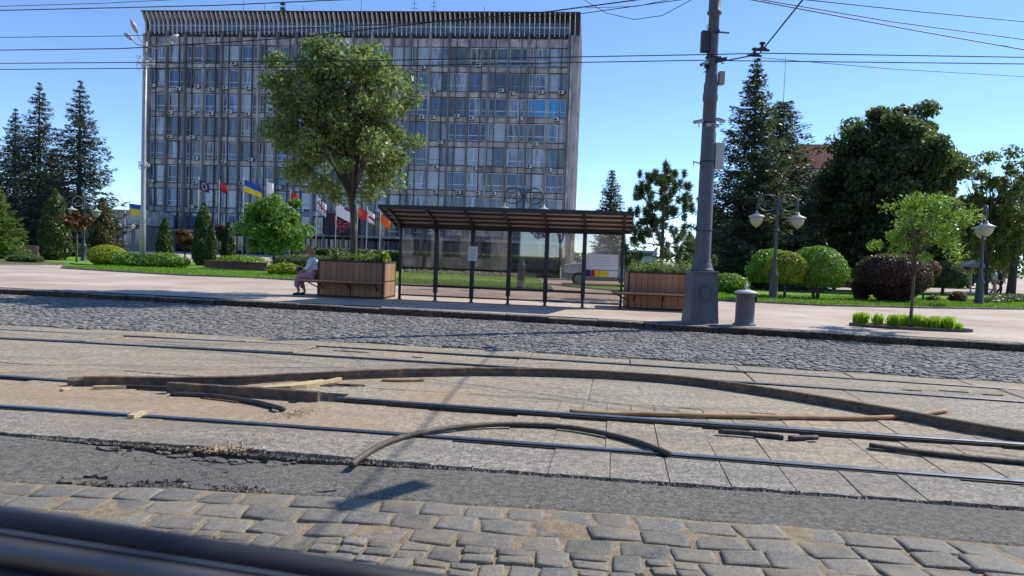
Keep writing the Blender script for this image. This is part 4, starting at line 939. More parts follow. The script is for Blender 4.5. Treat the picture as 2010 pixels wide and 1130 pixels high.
pp = np.stack([np.random.default_rng(1).uniform(-9,7,n_), np.random.default_rng(2).uniform(-.5,.5,n_), np.random.default_rng(3).random(n_)**.5*1.35],1); pp[:,1] = np.where(pp[:,2] < 1.1, -.5+np.abs(np.random.default_rng(4).normal(size=n_))*.05, pp[:,1])
L.pts(pp, np.random.default_rng(5).normal(size=(n_,3)), np.full(n_,.2)); link('foliage', L.mesh('foliage', M['leaf_dark']), t); b = MB(); b.box(-9,7,-.45,.5,0,1.25); b.build('inner_foliage', M['leaf_dark'], t)
L = LF(303)
for k in range(70):
    x = lerp(-6.5, 1.3, k/69); L.blob((x, 43.5+random.uniform(-.4,.4), .36), (.12,.2,.13), 26, .09)
M['flower_white'] = leafmat('white_flower', (.45,.42,.40), (.62,.60,.58), (.70,.62,.66), .3)
tag(link('flower_border', L.mesh('flower_border', M['flower_white'], .8)), 'pale flower border at the back of the lawn behind the shelter', 'flowers', kind='stuff')
# low brick bed wall left, kiosk etc
b = MB(); p0, p1 = bx(405,525,41), bx(520,528,39.5); b.bar((p0.x,p0.y,.36),(p1.x,p1.y,.36),.3,.4); b.bar((p0.x,p0.y,.59),(p1.x,p1.y,.59),.38,.05)
M['brick'] = N('red_brown_masonry', (.16,.07,.05), (.26,.12,.09), 4, .85)
tag(b.build('low_wall', M['brick']), 'low red-brown masonry edging wall behind the left lawn', 'wall')
b = MB(); p0, p1 = bx(24,500,52), bx(78,502,50); b.bar((p0.x,p0.y,.55),(p1.x,p1.y,.55),.3,.7); b.bar((p0.x,p0.y,.92),(p1.x,p1.y,.92),.4,.06)
tag(b.build('low_wall', M['brick']), 'low pinkish wall under the left spruces', 'wall')

# ------------------------------------------------------------------ lamps
M['lampglass'] = P('milky_lamp_glass', (.38,.37,.28), .25); M['lampshade'] = N('lamp_shade_paint', (.36,.37,.34), (.46,.46,.42), 8, .5)
M['verd'] = N('lamp_iron', (.045,.055,.065), (.08,.095,.11), 10, .5)
def double_lamp(loc, lb, rz=0):
    t = thing('street_lamp', lb, 'street lamp', loc, rz, 'ornate double street lamps')
    b = MB(); b.lathe([(.20,0),(.20,.08),(.16,.14),(.14,.9),(.17,.95),(.15,1.0),(.075,1.15),(.06,1.5),(.05,3.3),(.07,3.35),(.05,3.4),(.04,3.9),(.01,4.0)], 14)
    b.lathe([(.09,0),(.11,.02),(.11,.05),(.09,.07)],14,c=(0,0,2.6)); b.build('post', M['verd'], t, True)
    for s_ in (-1,1):
        b = MB(); cxx = s_*.40; cz_ = 3.62
        b.tube([(cxx+.33*math.cos(a), 0, cz_+.30*math.sin(a)) for a in [i*.2618 for i in range(25)]], .030, 6, cap=False)
        b.tube([(cxx+.10*math.cos(a)*(1-i*.03), 0, cz_+.10*math.sin(a)*(1-i*.03)) for i, a in enumerate([i*.5 for i in range(14)])], .013, 5)
        b.tube([(0,0,3.35),(s_*.25,0,3.45),(cxx,0,cz_-.1)], .014, 5); b.tube([(0,0,3.8),(s_*.1,0,3.88),(cxx,0,cz_+.3)], .016, 5)
        b.tube([(cxx+s_*.33,0,cz_),(s_*.76,0,3.5),(s_*.76,0,3.3)], .02, 6); b.build('scroll_arm', M['verd'], t, True)
        b = MB(); b.lathe([(.03,.22),(.06,.14),(.10,.10),(.30,.02),(.31,0),(.28,-.02)], 18, c=(s_*.76,0,3.10)); sh = b.build('lamp_shade', M['lampshade'], t, True)
        b = MB(); b.lathe([(.24,-.02),(.24,-.08),(.20,-.22),(.12,-.33),(.03,-.38),(.01,-.42)], 16, c=(s_*.76,0,3.10)); b.build('lantern_glass', M['lampglass'], t, True)
    return t
l0 = double_lamp(bx(1517,592,27.4), 'double lamp with both lanterns clear, in front of the clipped domes')
dup(l0, bx(1490,565,48), R(10), 'small double lamp farther back, left of the clear one')
dup(l0, bx(1556,562,60), R(-5), 'most distant double lamp above the clipped domes')
dup(l0, bx(1921,603,29), R(65), 'double lamp at the right whose single lantern shows beside the willow')
dup(l0, bx(1022,565,28.3), 0, 'double lamp whose scrolls rise above the shelter roof')
dup(l0, bx(164,512,45), R(62), 'double lamp hidden among the thujas at left')
dup(l0, bx(247,480,84), R(55), 'tiny distant double lamp before the low wing')
dup(l0, bx(41,480,64), R(60), 'double lamp standing under the left spruces')
# tall mast
t = thing('lamp_mast', 'tall slim pale lamp mast with four heads on the left lawn', 'street lamp', gp(279,527,.16)); Ym = t.location.y; x0 = t.location.x
def rel(px, py, dy=0): p = at(px, py, Ym+dy); return Vector((p.x-x0, dy, p.z-.16))
b = MB(); tp = rel(294,82); b.tube([(0,0,0),(0,0,2.9),(0,0,3.0),(0,0,6.2),(0,0,6.3),(tp.x*.2,0,tp.z)], [.15,.14,.11,.10,.085,.055], 12); b.build('mast', M['galv'], t, True)
hub = rel(293,92); hub.x = tp.x*.2
for (ex, ey, dy) in ((262,52,-.6),(248,71,.5),(345,73,.6),(334,88,-.6)):
    e = rel(ex, ey, dy); m_ = hub.lerp(e, .5); m_.z -= .12; b = MB(); b.tube([hub, m_, hub.lerp(e,.72)], [.035,.03,.028], 6)
    a_ = b.build('arm', M['galv'], t, True); b = MB(); d = (e-m_).normalized(); q = hub.lerp(e,.70); b.tube([q, q+d*.12, q+d*.4, q+d*.62], [.04,.11,.12,.05], 8); b.build('lamp_head', M['galv'], a_, True)
for zz_, rr_ in ((rel(290,124).z, .48), (rel(285,325).z, .28)):
    b = MB()
    for k in range(14):
        a = k*2.4; cen = Vector((math.cos(a)*rr_*.6, math.sin(a)*rr_*.3, zz_+math.sin(k*1.9)*rr_*.4))
        b.tube([cen+Vector((math.cos(u)*rr_*.33, math.sin(a+u)*.1, math.sin(u)*rr_*.33)) for u in [i*.7 for i in range(8)]], .014, 4)
    b.tube([(-rr_,0,zz_),(rr_,0,zz_)],.015,5); b.build('ornament', M['offw'], t)
b = MB(); b.tube([(0,0,rel(284,430).z),(.35,0,rel(284,430).z)], .02, 5); b.build('bracket', M['galv'], t)
# garland arch far left
b = MB(); pts = [at(lerp(209,243,i/14), 0, 70) for i in range(15)]
t = thing('garland_arch', 'thin pale wire arch in front of the low wing', 'arch', bx(226,490,70)); w_ = .9
b.tube([(-w_,0,0),(-w_,0,4.0)]+[(-w_*math.cos(R(a)),0,4.0+1.6*math.sin(R(a))) for a in range(15,180,15)]+[(w_,0,4.0),(w_,0,0)], .03, 5)
b.build('hoop', M['offw'], t)
# ------------------------------------------------------------------ office block
pl = Vector((-57.3, 113.6, .16)); pr_ = Vector((8.35, 107.0, .16)); BW = (pr_-pl).length; brz = math.atan2(pr_.y-pl.y, pr_.x-pl.x)
M['conc'] = N('stained_concrete', (.19,.175,.165), (.45,.43,.41), .9, .85, 8, sc=(1,1,.22), lo=.38, hi=.62)
M['conc_light'] = N('light_concrete', (.26,.24,.225), (.60,.57,.54), .9, .85, 8, lo=.36, hi=.64, sc=(1,1,.8))
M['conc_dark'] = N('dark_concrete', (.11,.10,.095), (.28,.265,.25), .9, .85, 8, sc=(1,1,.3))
M['fin'] = N('pale_fin', (.55,.53,.50), (.75,.72,.68), .6, .85, 6)
M['crown_dark'] = N('dark_crown_band', (.03,.03,.032), (.07,.065,.06), .8, .9)
M['mull'] = N('brown_mullion', (.07,.06,.055), (.15,.13,.12), .8, .8)
M['frw'] = N('white_window_frame', (.70,.72,.74), (.82,.83,.84), 1, .5)
M['fro'] = N('old_window_frame', (.28,.25,.23), (.42,.38,.35), 1, .7)
def pane(name, c1, c2, st=.5, rough=.06, spec=.7, a=.42, b_=.58):
    m = P(name, c1, rough, 0, spec); f = noise(m, 1.0, 3, .6, sc=(2.6,2.6,.25)); setc(m, ramp(m, f, [(a,c1),(b_,c2)])); return m
panes = [pane('dark_blue_pane',(.05,.07,.11),(.11,.15,.22)), pane('dusky_pane',(.06,.07,.09),(.14,.17,.21)), pane('curtained_pane',(.11,.15,.23),(.42,.49,.57)),
         pane('pale_blind_pane',(.30,.36,.40),(.48,.55,.58), a=.2, b_=.8), pane('blue_pane',(.05,.09,.18),(.10,.17,.30)), pane('teal_grey_pane',(.07,.11,.13),(.17,.23,.25)),
         pane('painted_reflection_pane',(.05,.05,.055),(.36,.34,.31)), pane('bright_blue_blind_pane',(.03,.25,.55),(.06,.38,.68), a=.1, b_=.9), pane('yellow_pane',(.35,.33,.14),(.55,.52,.28), a=.1, b_=.9), pane('brown_board_pane',(.16,.09,.07),(.26,.15,.12))]
t = thing('office_block', 'wide eight-row concrete office block with a finned crown, filling the background', 'building', pl, brz)
NB = 22; u0, u1 = 1.0, BW-1.45; bw = (u1-u0)/NB; FH = 3.6; ZT = 31.2; ZC = 32.9; HT = 36.0
# z of rows: top of row k glass = ZT-k*FH, glass height 2.6
b = MB(); b.box(0, BW, .9, 17.5, 0, HT-.6); b.box(0, u0-.02, 0, .88, 0, ZC); b.box(u1+.02, BW, 0, .88, 0, ZC-.01); 
for z in np.arange(3, 33, 3.0): b.box(u1+.015, BW+.012, -.012, .0, z, z+.05); 
b.build('wall', M['conc'], t)
b = MB()
for k in range(6): b.box(BW+.02, BW+.16, 1.2+k*2.7, 1.5+k*2.7, 0, HT-1)
b.box(u1+.3, u1+.5, -.25, -.02, 3.6, ZC); b.build('side_rib', M['conc_light'], t)
r = random.Random(3)
for k in range(9):
    b = MB()
    z1 = ZT-(k-1)*FH-2.62; z0 = z1-.93 if k else ZT+.05
    if k == 0: z1 = ZC-.3
    if z0 < 3.4: z0 = 3.4
    for i in range(NB*2):
        a = u0+i*bw/2+.02; zz = r.uniform(-.04,.04); b.box(a, a+bw/2-.04, .28+r.uniform(0,.02), .88, z0+.04, z1-.04+zz*.3, 0 if (r.random() < .85) else 1)
    b.box(u0+.02, u1-.02, .22, .275, z1-.16, z1-.06, 2)
    b.build('spandrel', [M['conc_light'], M['conc'], M['mull']], t)
b = MB()
for i in range(NB):
    off = .64 if i % 2 else .36
    x = u0+(i+off)*bw; b.box(x-.05, x+.05, .10, .6, 3.5, ZC)
b.build('mullion', M['mull'], t)
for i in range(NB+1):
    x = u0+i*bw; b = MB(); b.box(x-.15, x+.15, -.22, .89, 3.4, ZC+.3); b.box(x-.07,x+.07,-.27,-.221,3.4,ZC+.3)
    b.build('pier', M['conc_dark'] if i % 3 else M['conc'], t)  # most piers darker: their shade is put into the concrete colour
# windows: frame meshes + pane meshes
def wframe(w1, w2, var):
    b = MB(); H = 2.58; f = .085
    def rect(x0, x1, z0, z1, y=0):
        b.box(x0, x1, y, y+.09, z0, z0+f); b.box(x0, x1, y, y+.09, z1-f, z1); b.box(x0, x0+f, y, y+.09, z0+f, z1-f); b.box(x1-f, x1, y, y+.09, z0+f, z1-f)
    rect(0, w1-.05, 0, H); rect(w1+.05, w1+w2, 0, H)
    tz = .72
    b.box(f, w1-.05-f, .004, .085, tz, tz+f); b.box(w1+.05+f, w1+w2-f, .004, .085, tz, tz+f)
    if var == 1: b.box(w1*.5-.03, w1*.5+.03, .008, .08, f, tz)
    if var == 2: b.box(w1+.05+f, w1+w2-f, -.02, .0, tz+.1, H-.1) if False else b.box(w1*.55-.03, w1*.55+.03, .008, .08, tz+f, H-f)
    return b
fw1 = bw-.42
def mkpane(w1, w2):
    b = MB(); H = 2.58; b.box(.05, w1-.1, .04, .05, .05, H-.05, 0); b.box(w1+.1, w1+w2-.05, .04, .05, .05, H-.05, 1); b.box(.05, w1-.1, .052, .06, .05, .74, 2); return b
meshF = {}; meshP = {}
WIDE, NARROW = fw1*.64, fw1*.36
for o_ in (0,1):
    w1, w2 = (NARROW, WIDE) if o_ else (WIDE, NARROW)
    w1, w2 = ((.64*bw-.16, .36*bw-.16) if o_ else (.36*bw-.16, .64*bw-.16))
    for v_ in (0,1,2):
        for mm in ('frw','fro'): meshF[(o_,v_,mm)] = wframe(w1, w2, v_).mesh('window_frame', M[mm])
    meshP[o_] = (w1, w2)
pcache = {}
def panemesh(o_, a, b_):
    if (o_,a,b_) not in pcache:
        w1, w2 = meshP[o_]; pcache[(o_,a,b_)] = mkpane(w1, w2).mesh('pane', [panes[a], panes[b_], panes[1]])
    return pcache[(o_,a,b_)]
r = random.Random(12); rest = MB(); rest_m = [M['frw'], M['fro']]+panes; cnt = 0
order = [(i, k) for i in range(NB-1, -1, -1) for k in range(8)]
for (i, k) in order:
    o_ = 1 if i % 2 else 0; v_ = r.choice([0,0,1,1,2]); mm = 'fro' if r.random() < .30 else 'frw'
    pa = r.choices([0,1,2,3,4,5,6], [5,3,6,3.4,3,3.5,1.2])[0]; pb = pa if r.random() < .45 else r.choices([0,1,2,3,5],[4,3,2,2,2])[0]
    if k == 2 and i >= NB-2: pa = pb = 7
    if k == 7 and i > 12: pa, pb = r.choice([6,6,3]), 6  # lowest row: mosaic reflections painted into the pane colour
    if k == 7 and i in (9,10,11,12): pa = pb = 8 if i in (10,12) else 6
    if k == 7 and i == 0: pa = pb = 9
    if k == 6 and i > 14: pa = r.choice([2,6,3,5])
    x = u0+i*bw+.16; z = ZT-k*FH-2.6
    if cnt < 100 and not (6 <= i <= 11 and 1 <= k <= 6):
        fr = link('window', meshF[(o_,v_,mm)], t, (x, .46, z)); link('pane', panemesh(o_, pa, pb), fr); cnt += 1
    else:
        for src, sh in ((wframe(*meshP[o_], v_), 0 if mm == 'frw' else 1),):
            rest.add([(p[0]+x, p[1]+.46, p[2]+z) for p in src.v], src.f, sh)
        src = mkpane(*meshP[o_]); b0 = len(rest.v); rest.v += [(p[0]+x, p[1]+.46, p[2]+z) for p in src.v]; rest.f += [tuple(b0+q for q in f) for f in src.f]; rest.m += [2+(pa, pb, 1)[q] for q in src.m]
o = rest.build('windows', rest_m, t); o['kind'] = 'stuff'
# air conditioners
b = MB(); b.box(-.42,.42,-.34,0,0,.56,0); b.lathe([(.21,0),(.21,.02)], 14, 1, c=(0,0,0)); 
k0 = 8; nv = len(b.v)
for q in range(8, nv): x, y, z = b.v[q]; b.v[q] = (x-.10, -.345-z, y+.28)
b.box(-.45,.45,-.30,.25,-.06,-.01,1); b.v = [(x*.85, y*.9, z*.85) for x, y, z in b.v]; acm = b.mesh('air_conditioner', [M['offw'], M['black']])
r = random.Random(5); used = set()
for _ in range(86):
    i, k = r.randrange(NB), r.randrange(7)
    if (i,k) in used: continue
    used.add((i,k)); x = u0+(i+r.choice([.25,.5,.7]))*bw; z = ZT-k*FH-2.62-r.choice([.35,.62,.62,.2]); link('air_conditioner', acm, t, (x, .10, z))
# crown: fins, louvre windows, dark head band
b = MB(); nf = NB*4; pf = (u1-u0)/nf
b.box(.05, BW-.02, .5, .95, ZC-.05, HT, 1); b.box(.02, BW-.01, -.75, .49, HT-.12, HT+.05, 1)
for i in range(nf): x = u0+i*pf; b.box(x+.14, x+pf-.14, .40, .49, ZC+.25, HT-1.2, 2)
b.box(u0, u1, .33, .39, 34.1, 34.18, 0); b.box(u0,u1,.30,.45,ZC-.2,ZC-.06,1)
fp = [(.48,ZC-.1),(.48,HT-.13),(-.85,HT-.13),(-.80,HT-.35),(-.45,HT-.9),(-.05,HT-1.35),(.10,HT-1.8),(.14,ZC+.2),(.2,ZC-.1)]
for i in range(-1, nf+2):
    x = u0+i*pf; w_ = .05 if i % 4 else .08
    vs = [(x-w_,y,z) for y,z in fp]+[(x+w_,y,z) for y,z in fp]; n = len(fp)
    b.add(vs, [tuple(range(n)), tuple(range(2*n-1,n-1,-1))]+[(q,n+q,n+(q+1)%n,(q+1)%n) for q in range(n)], 0)
b.build('crown', [M['fin'], M['crown_dark'], panes[0]], t)
b = MB(); b.box(.0, BW, .0, 17.5, HT+.06, HT+.18); b.box(BW*.45, BW*.6, 5, 12, HT+.19, HT+1.0); b.build('roof', M['conc_dark'], t)
# antennas
for px, h_, kind in ((443,2.6,0),(488,2.0,0),(527,2.6,1),(570,1.8,0),(692,5,0),(802,3.4,2),(842,2.8,2),(945,1.8,0)):
    xx = (at(px, 27, 109).x-pl.x)/math.cos(brz); b = MB(); b.tube([(xx,3,HT+.1),(xx,3,HT+.2+h_)], .035, 4)
    if kind:
        for q in range(3): b.tube([(xx-.6+.1*q,3,HT+h_*(.5+.2*q)),(xx+.6-.1*q,3,HT+h_*(.5+.2*q))], .03, 4)
    if kind == 1:
        for q in range(3): b.box(xx-.35,xx+.35,2.8,3.2,HT+.7+q*.7,HT+1.0+q*.7)
    b.build('antenna', M['iron_dark'], t)
# ground floor with canopy ledge
b = MB(); b.box(.0, BW-.0, -2.8, .86, 3.05, 3.38); b.build('canopy', M['conc'], t)
b = MB(); b.box(.3, BW-.3, .3, .8, .1, 3.0); b.build('ground_floor_wall', M['black'], t)
for i in range(NB+1):
    x = u0+i*bw; b = MB(); b.box(x-.2, x+.2, -2.4, -2.0, 0, 3.05); b.build('column', M['conc_dark'], t)
b = MB(); r = random.Random(8)
for i in range(NB*2):
    x = u0+i*bw/2; b.box(x+.1, x+bw/2-.1, .22, .29, .5, 2.7, r.choice([0,1,1,2]))
b.build('shop_glazing', [panes[0], panes[1], panes[5]], t)
# low wing at the left
w0, w1 = at(205,470,104), at(272,470,104)
t2 = thing('low_wing', 'low grey-roofed wing beside the left foot of the office block', 'building', (w0.x-4, 104, .16), R(-4)); Lw = w1.x-w0.x+5
zr = at(240,412,104).z-.16; b = MB(); b.box(0, Lw, -1.2, 8, zr-2.0, zr); b.build('roof', M['conc_light'], t2)
b = MB(); b.box(.3, Lw-.3, .2, 7.5, 0, zr-2.01); b.build('wall', M['conc_dark'], t2)
b = MB()
for i in range(6): b.box(.7+i*Lw/6.2, .7+i*Lw/6.2+1.0, .1, .19, .8, zr-2.6)
b.build('window', panes[0], t2)
# ------------------------------------------------------------------ digital clock board
seg = {'0':'abcdef','1':'bc','2':'abged','3':'abgcd','4':'fgbc','5':'afgcd','6':'afgedc','.':'.',':':':','+':'+'}
def digits(b, s_, x, z, h, w_, th, y, m):
    for ch in s_:
        if ch in '.:':
            b.box(x, x+th, y, y+.02, z, z+th, m)
            if ch == ':': b.box(x, x+th, y, y+.02, z+h*.35, z+h*.35+th, m); b.box(x, x+th, y-.001, y+.02, z+h*.65, z+h*.65+th, m)
            x += th*2.2; continue
        q = seg[ch]; hh = h/2
        for g_ in q:
            if g_ == 'a': b.box(x+th,x+w_-th,y,y+.02,z+h-th,z+h,m)
            if g_ == 'g': b.box(x+th,x+w_-th,y,y+.02,z+hh-th/2,z+hh+th/2,m)
            if g_ == 'd': b.box(x+th,x+w_-th,y,y+.02,z,z+th,m)
            if g_ == 'f': b.box(x,x+th,y,y+.02,z+hh,z+h,m)
            if g_ == 'b': b.box(x+w_-th,x+w_,y,y+.02,z+hh,z+h,m)
            if g_ == 'e': b.box(x,x+th,y,y+.02,z,z+hh,m)
            if g_ == 'c': b.box(x+w_-th,x+w_,y,y+.02,z,z+hh,m)
        x += w_*1.28
M['led'] = P('red_led', (.3,.02,.04), .5, emit=(.55,.06,.10), es=.22)
c0, c1 = at(637,417,105.5), at(706,463,105.5)
t3 = thing('clock_board', 'black board with dim red digital time and date, before the office block', 'clock', (c0.x, 105.5, c1.z), brz); cw = c1.x-c0.x; ch_ = c0.z-c1.z
b = MB(); b.box(0, cw, 0, .3, 0, ch_); b.box(.5,.7,.1,.25,-c1.z+.17,-.01); b.box(cw-.7,cw-.5,.1,.25,-c1.z+.17,-.01); b.build('board', M['black'], t3)
b = MB(); digits(b, '15:30', cw*.18, ch_*.52, ch_*.33, cw*.13, .085, -.03, 0); b.build('time_digits', M['led'], t3)
b = MB(); digits(b, '16.06.24', cw*.28, ch_*.33, ch_*.13, cw*.065, .05, -.03, 0); b.build('date_digits', M['led'], t3)
b = MB(); digits(b, '24', cw*.42, ch_*.12, ch_*.13, cw*.065, .045, -.03, 0); b.build('temperature_digits', M['led'], t3)
# ------------------------------------------------------------------ flags
def flag(px, ptop, Y, W_, H_, fn, mats, droop, lb, poleb, up_=.0, tilt=0):
    o = bx(px, 480, Y); zt_ = zt(px, ptop, Y)
    tp_ = thing('flagpole', poleb, 'flagpole', o, 0, 'flagpoles before the office block')
    b = MB(); b.tube([(0,0,0),(0,0,zt_+.25)], [.06,.04], 8); b.build('mast', M['galv'], tp_, True); b = MB(); b.lathe([(.01,-.08),(.08,0),(.01,.08)],10,c=(0,0,zt_+.3)); b.build('finial', M['galv'], tp_, True)
    nx, nz = 16, 12; vs = []; fs = []; mi = []
    for i in range(nx+1):
        for j in range(nz+1):
            u, v = i/nx, j/nz; x = u*W_*math.cos(droop*.9)*(1 if True else 1); z = -v*H_-u*W_*math.sin(droop)*(1+.1*math.sin(v*3)); y = .22*math.sin(u*7+v*2)*u+.1*math.sin(u*13-v*3)*u
            x += tilt*v*.3; vs.append((x+.05, y, z))
            if i and j:
                fs.append(((i-1)*(nz+1)+j-1, i*(nz+1)+j-1, i*(nz+1)+j, (i-1)*(nz+1)+j)); mi.append(fn((i-.5)/nx, (j-.5)/nz))
    b = MB(); b.add(vs, fs); b.m = mi; f = b.build('flag', [M[m_] for m_ in mats], None, True, loc=(o.x, o.y, o.z+zt_)); tag(f, lb, 'flag')
flag(388,352,92,1.3,1.2,lambda u,v: 1 if abs(math.hypot((u-.5)*1.3,v-.5)-.3)<.05 else 0,['navy','yellow'],.35,'dark blue flag with ring of yellow marks','flagpole of the dark blue flag')
flag(428,358,92,1.0,1.0,lambda u,v: 0 if v<.5 else 1,['red','bordeaux'],.45,'dark red flag left of the blue and yellow one','flagpole of the dark red flag')
flag(476,352,90,2.2,1.4,lambda u,v: 0 if v<.5 else 1,['blue','yellow'],.35,'flag with blue upper and yellow lower half','flagpole of the blue over yellow flag')
flag(521,356,90,.75,2.6,lambda u,v: 0,['cloth_white'],.3,'white flag hanging limp behind the bright small tree','flagpole of the limp white flag')
flag(568,377,88,.9,1.9,lambda u,v: 0 if v<.5 else 1,['red','cloth_white'],.4,'red over white flag hanging limp','flagpole of the red over white flag',tilt=-1.2)
flag(620,383,86,1.4,1.5,lambda u,v: 1 if (abs(u-.5)<.09 or abs(v-.5)<.10) or (((u*4)%2>.8 and (u*4)%2<1.2) and ((v*4)%2>.8 and (v*4)%2<1.2)) else 0,['cloth_white','bordeaux'],.85,'white flag with dark red cross','flagpole of the white flag with dark red cross')
flag(658,398,84,1.9,1.4,lambda u,v: 1 if (v<.2 and u>.5) else 0,['cloth_white','bordeaux'],.45,'large white flag with small red patch left of the planter tree trunk','flagpole of the large white flag')
flag(700,407,84,1.5,1.1,lambda u,v: 1 if (u<.35 and v>.2 and v<.7) else (2 if u>.8 else 0),['red','orange','cloth_white'],.4,'red and orange flag right of the planter tree trunk','flagpole of the red and orange flag')
flag(719,411,84,.9,1.2,lambda u,v: 1 if v>.4 and v<.7 else 0,['cloth_white','bordeaux'],.6,'small white flag touching the red and orange one','flagpole of the small white flag')
flag(745,419,84,1.3,1.0,lambda u,v: 0,['orange'],.7,'plain orange flag beside the shelter roof','flagpole of the plain orange flag')
flag(253,399,100,2.2,1.5,lambda u,v: 0 if v<.45 else 1,['blue','yellow'],.1,'blue and yellow flag above the low wing roof','flagpole standing behind the low wing')
# ------------------------------------------------------------------ house, kiosk, gazebo at right
hx = at(1596,283,95)
t = thing('red_roofed_house', 'pale house with dark red roof glimpsed between the right trees', 'house', (hx.x-3, 95, .16), R(-8)); Hh = at(1600,335,95).z
b = MB(); b.box(0, 16, 0, 10, 0, Hh); b.build('wall', N('cream_wall', (.45,.42,.36), (.58,.55,.48), 1, .8), t)
b = MB(); b.box(-.4,16.4,-.5,.0,Hh-.6,Hh-.2); b.box(-.5,.8,-.6,-.1,0,Hh+.5); b.build('cornice', M['conc_light'], t)
M['redroof'] = N('dark_red_roof', (.12,.03,.02), (.20,.06,.045), 2, .8); b = MB(); b.add([(-.6,-.6,Hh+.02),(16.6,-.6,Hh+.02),(16.6,10.6,Hh+.02),(-.6,10.6,Hh+.02),(2,3,Hh+3.6),(14,3,Hh+3.6),(14,7,Hh+3.6),(2,7,Hh+3.6)],[(0,1,5,4),(1,2,6,5),(2,3,7,6),(3,0,4,7),(4,5,6,7)]); b.build('roof', M['redroof'], t)
for i in range(4):
    for k in range(2):
        b = MB(); b.box(-.6,.6,-.05,0,-.9,.9); b.build('window', panes[0], t, loc=(2.5+i*3.6, -.01, 3+k*4))
kx = bx(1648,578,50); t = thing('kiosk', 'small pale kiosk with posts behind the largest clipped dome', 'kiosk', kx)
b = MB(); b.box(-1.6,.9,0,2,2.1,2.35); b.build('roof', M['conc_light'], t); b = MB()
for x in (-1.5,-.9,-.3,.3,.75): b.box(x-.1,x+.1,0,.2,0,2.09)
b.build('post', M['offw'], t); b = MB(); b.box(-1.5,.8,1.6,1.9,.1,2.09); b.build('wall', M['brick'], t)
gx = bx(1905,572,46); t = thing('garden_parasol', 'pale domed parasol roof left of the rightmost lamp', 'parasol', gx)
b = MB(); b.lathe([(1.15,1.65),(.8,1.85),(.4,2.0),(.02,2.08)], 12); b.build('canopy', M['conc_light'], t); b = MB(); b.tube([(0,0,0),(0,0,2)], .05, 6); b.build('pole', M['offw'], t)
# far low treeline (one distant mass)
L = LF(200)
for k in range(110):
    x = -190+k*4.2+random.uniform(-2,2); h_ = random.uniform(2.5,5.5)*(1 if x < -80 or x > 25 else .55); L.blob((x, 190+random.uniform(-8,8), h_*.6), (4,3,h_), 150, 1.1)
tag(link('far_trees', L.mesh('far_trees', M['leaf_dark'])), 'hazy mass of trees low on the horizon', 'trees', kind='stuff')
# ------------------------------------------------------------------ parked cars seen through the shelter
M['carw'] = P('white_car_paint', (.34,.35,.36), .25, 0, .6); M['card'] = P('dark_car_paint', (.02,.022,.03), .2, 0, .6); M['cglass'] = P('car_window_glass', (.02,.025,.03), .05, 0, .8); M['tyre'] = P('tyre', (.015,.015,.015), .8)
def car(loc, rz, paint, name, lb, van=False):
    t = thing(name, lb, 'van' if van else 'car', loc, rz); L_ = 4.5; W_ = 1.75
    if van: body = [(0,.35),(0,.85),(.15,1.0),(1.05,1.12),(1.75,1.78),(4.5,1.82),(4.6,1.1),(4.6,.35)]; gl = [(1.2,1.14),(1.80,1.68),(2.9,1.70),(2.9,1.14)]; gl2 = [(3.0,1.14),(3.0,1.70),(4.3,1.70),(4.3,1.14)]
    else: body = [(0,.32),(0,.7),(.3,.85),(1.3,.97),(2.0,1.42),(3.2,1.44),(4.1,1.0),(4.45,.95),(4.5,.35)]; gl = [(1.45,.99),(2.05,1.36),(2.65,1.38),(2.65,.99)]; gl2 = [(2.72,.99),(2.72,1.38),(3.15,1.37),(3.8,1.02)]
    b = MB(); n = len(body); vs = []
    for y, k in ((0,.0),(.10,1),(W_-.10,1),(W_,0)):
        for x, z in body: vs.append((x, y+(.14 if z > 1.1 else 0)*(1 if y < 1 else -1), z-(0 if k else .03)))
    fs = [tuple(range(n)), tuple(range(4*n-1,3*n-1,-1))]+[(r_*n+i,(r_+1)*n+i,(r_+1)*n+(i+1)%n,r_*n+(i+1)%n) for r_ in range(3) for i in range(n)]
    b.add(vs, fs).build('body', paint, t)
    for g_ in (gl, gl2):
        b = MB(); n = len(g_)
        for y in (-.008,): b.add([(x, .125 if z > 1.1 else .03, z) for x, z in g_]+[(x, .16, z) for x, z in g_], [tuple(range(n)), tuple(range(2*n-1,n-1,-1))]+[(i,(i+1)%n,n+(i+1)%n,n+i) for i in range(n)])
        b.build('window', M['cglass'], t)
    for x in (.85, 3.65):
        for y in (.0, W_):
            b = MB(); b.tube([(x,y-.04 if y==0 else y-.16,.33),(x,y+.16 if y==0 else y+.04,.33)], .33, 20); wq = b.build('wheel', M['tyre'], t, True)
            b = MB(); ys = y-.05 if y==0 else y+.05; b.tube([(x,ys,.33),(x,(y-.042) if y==0 else (y+.042),.33)], .2, 16); b.build('rim', M['galv'], wq)
    b = MB(); b.box(.9,1.1,-.12,.0,.98,1.08); b.build('mirror', paint, t)
    b = MB(); b.box(-.01,.12,.1,.4,.62,.76); b.build('headlight', M['white'], t); return t
car(bx(1100,571,35.5), R(-4), M['carw'], 'parked_van', 'pale van seen through the right shelter panes', True)
car(bx(842,545,55), R(-3), M['card'], 'parked_car', 'dark car seen through the second shelter pane')
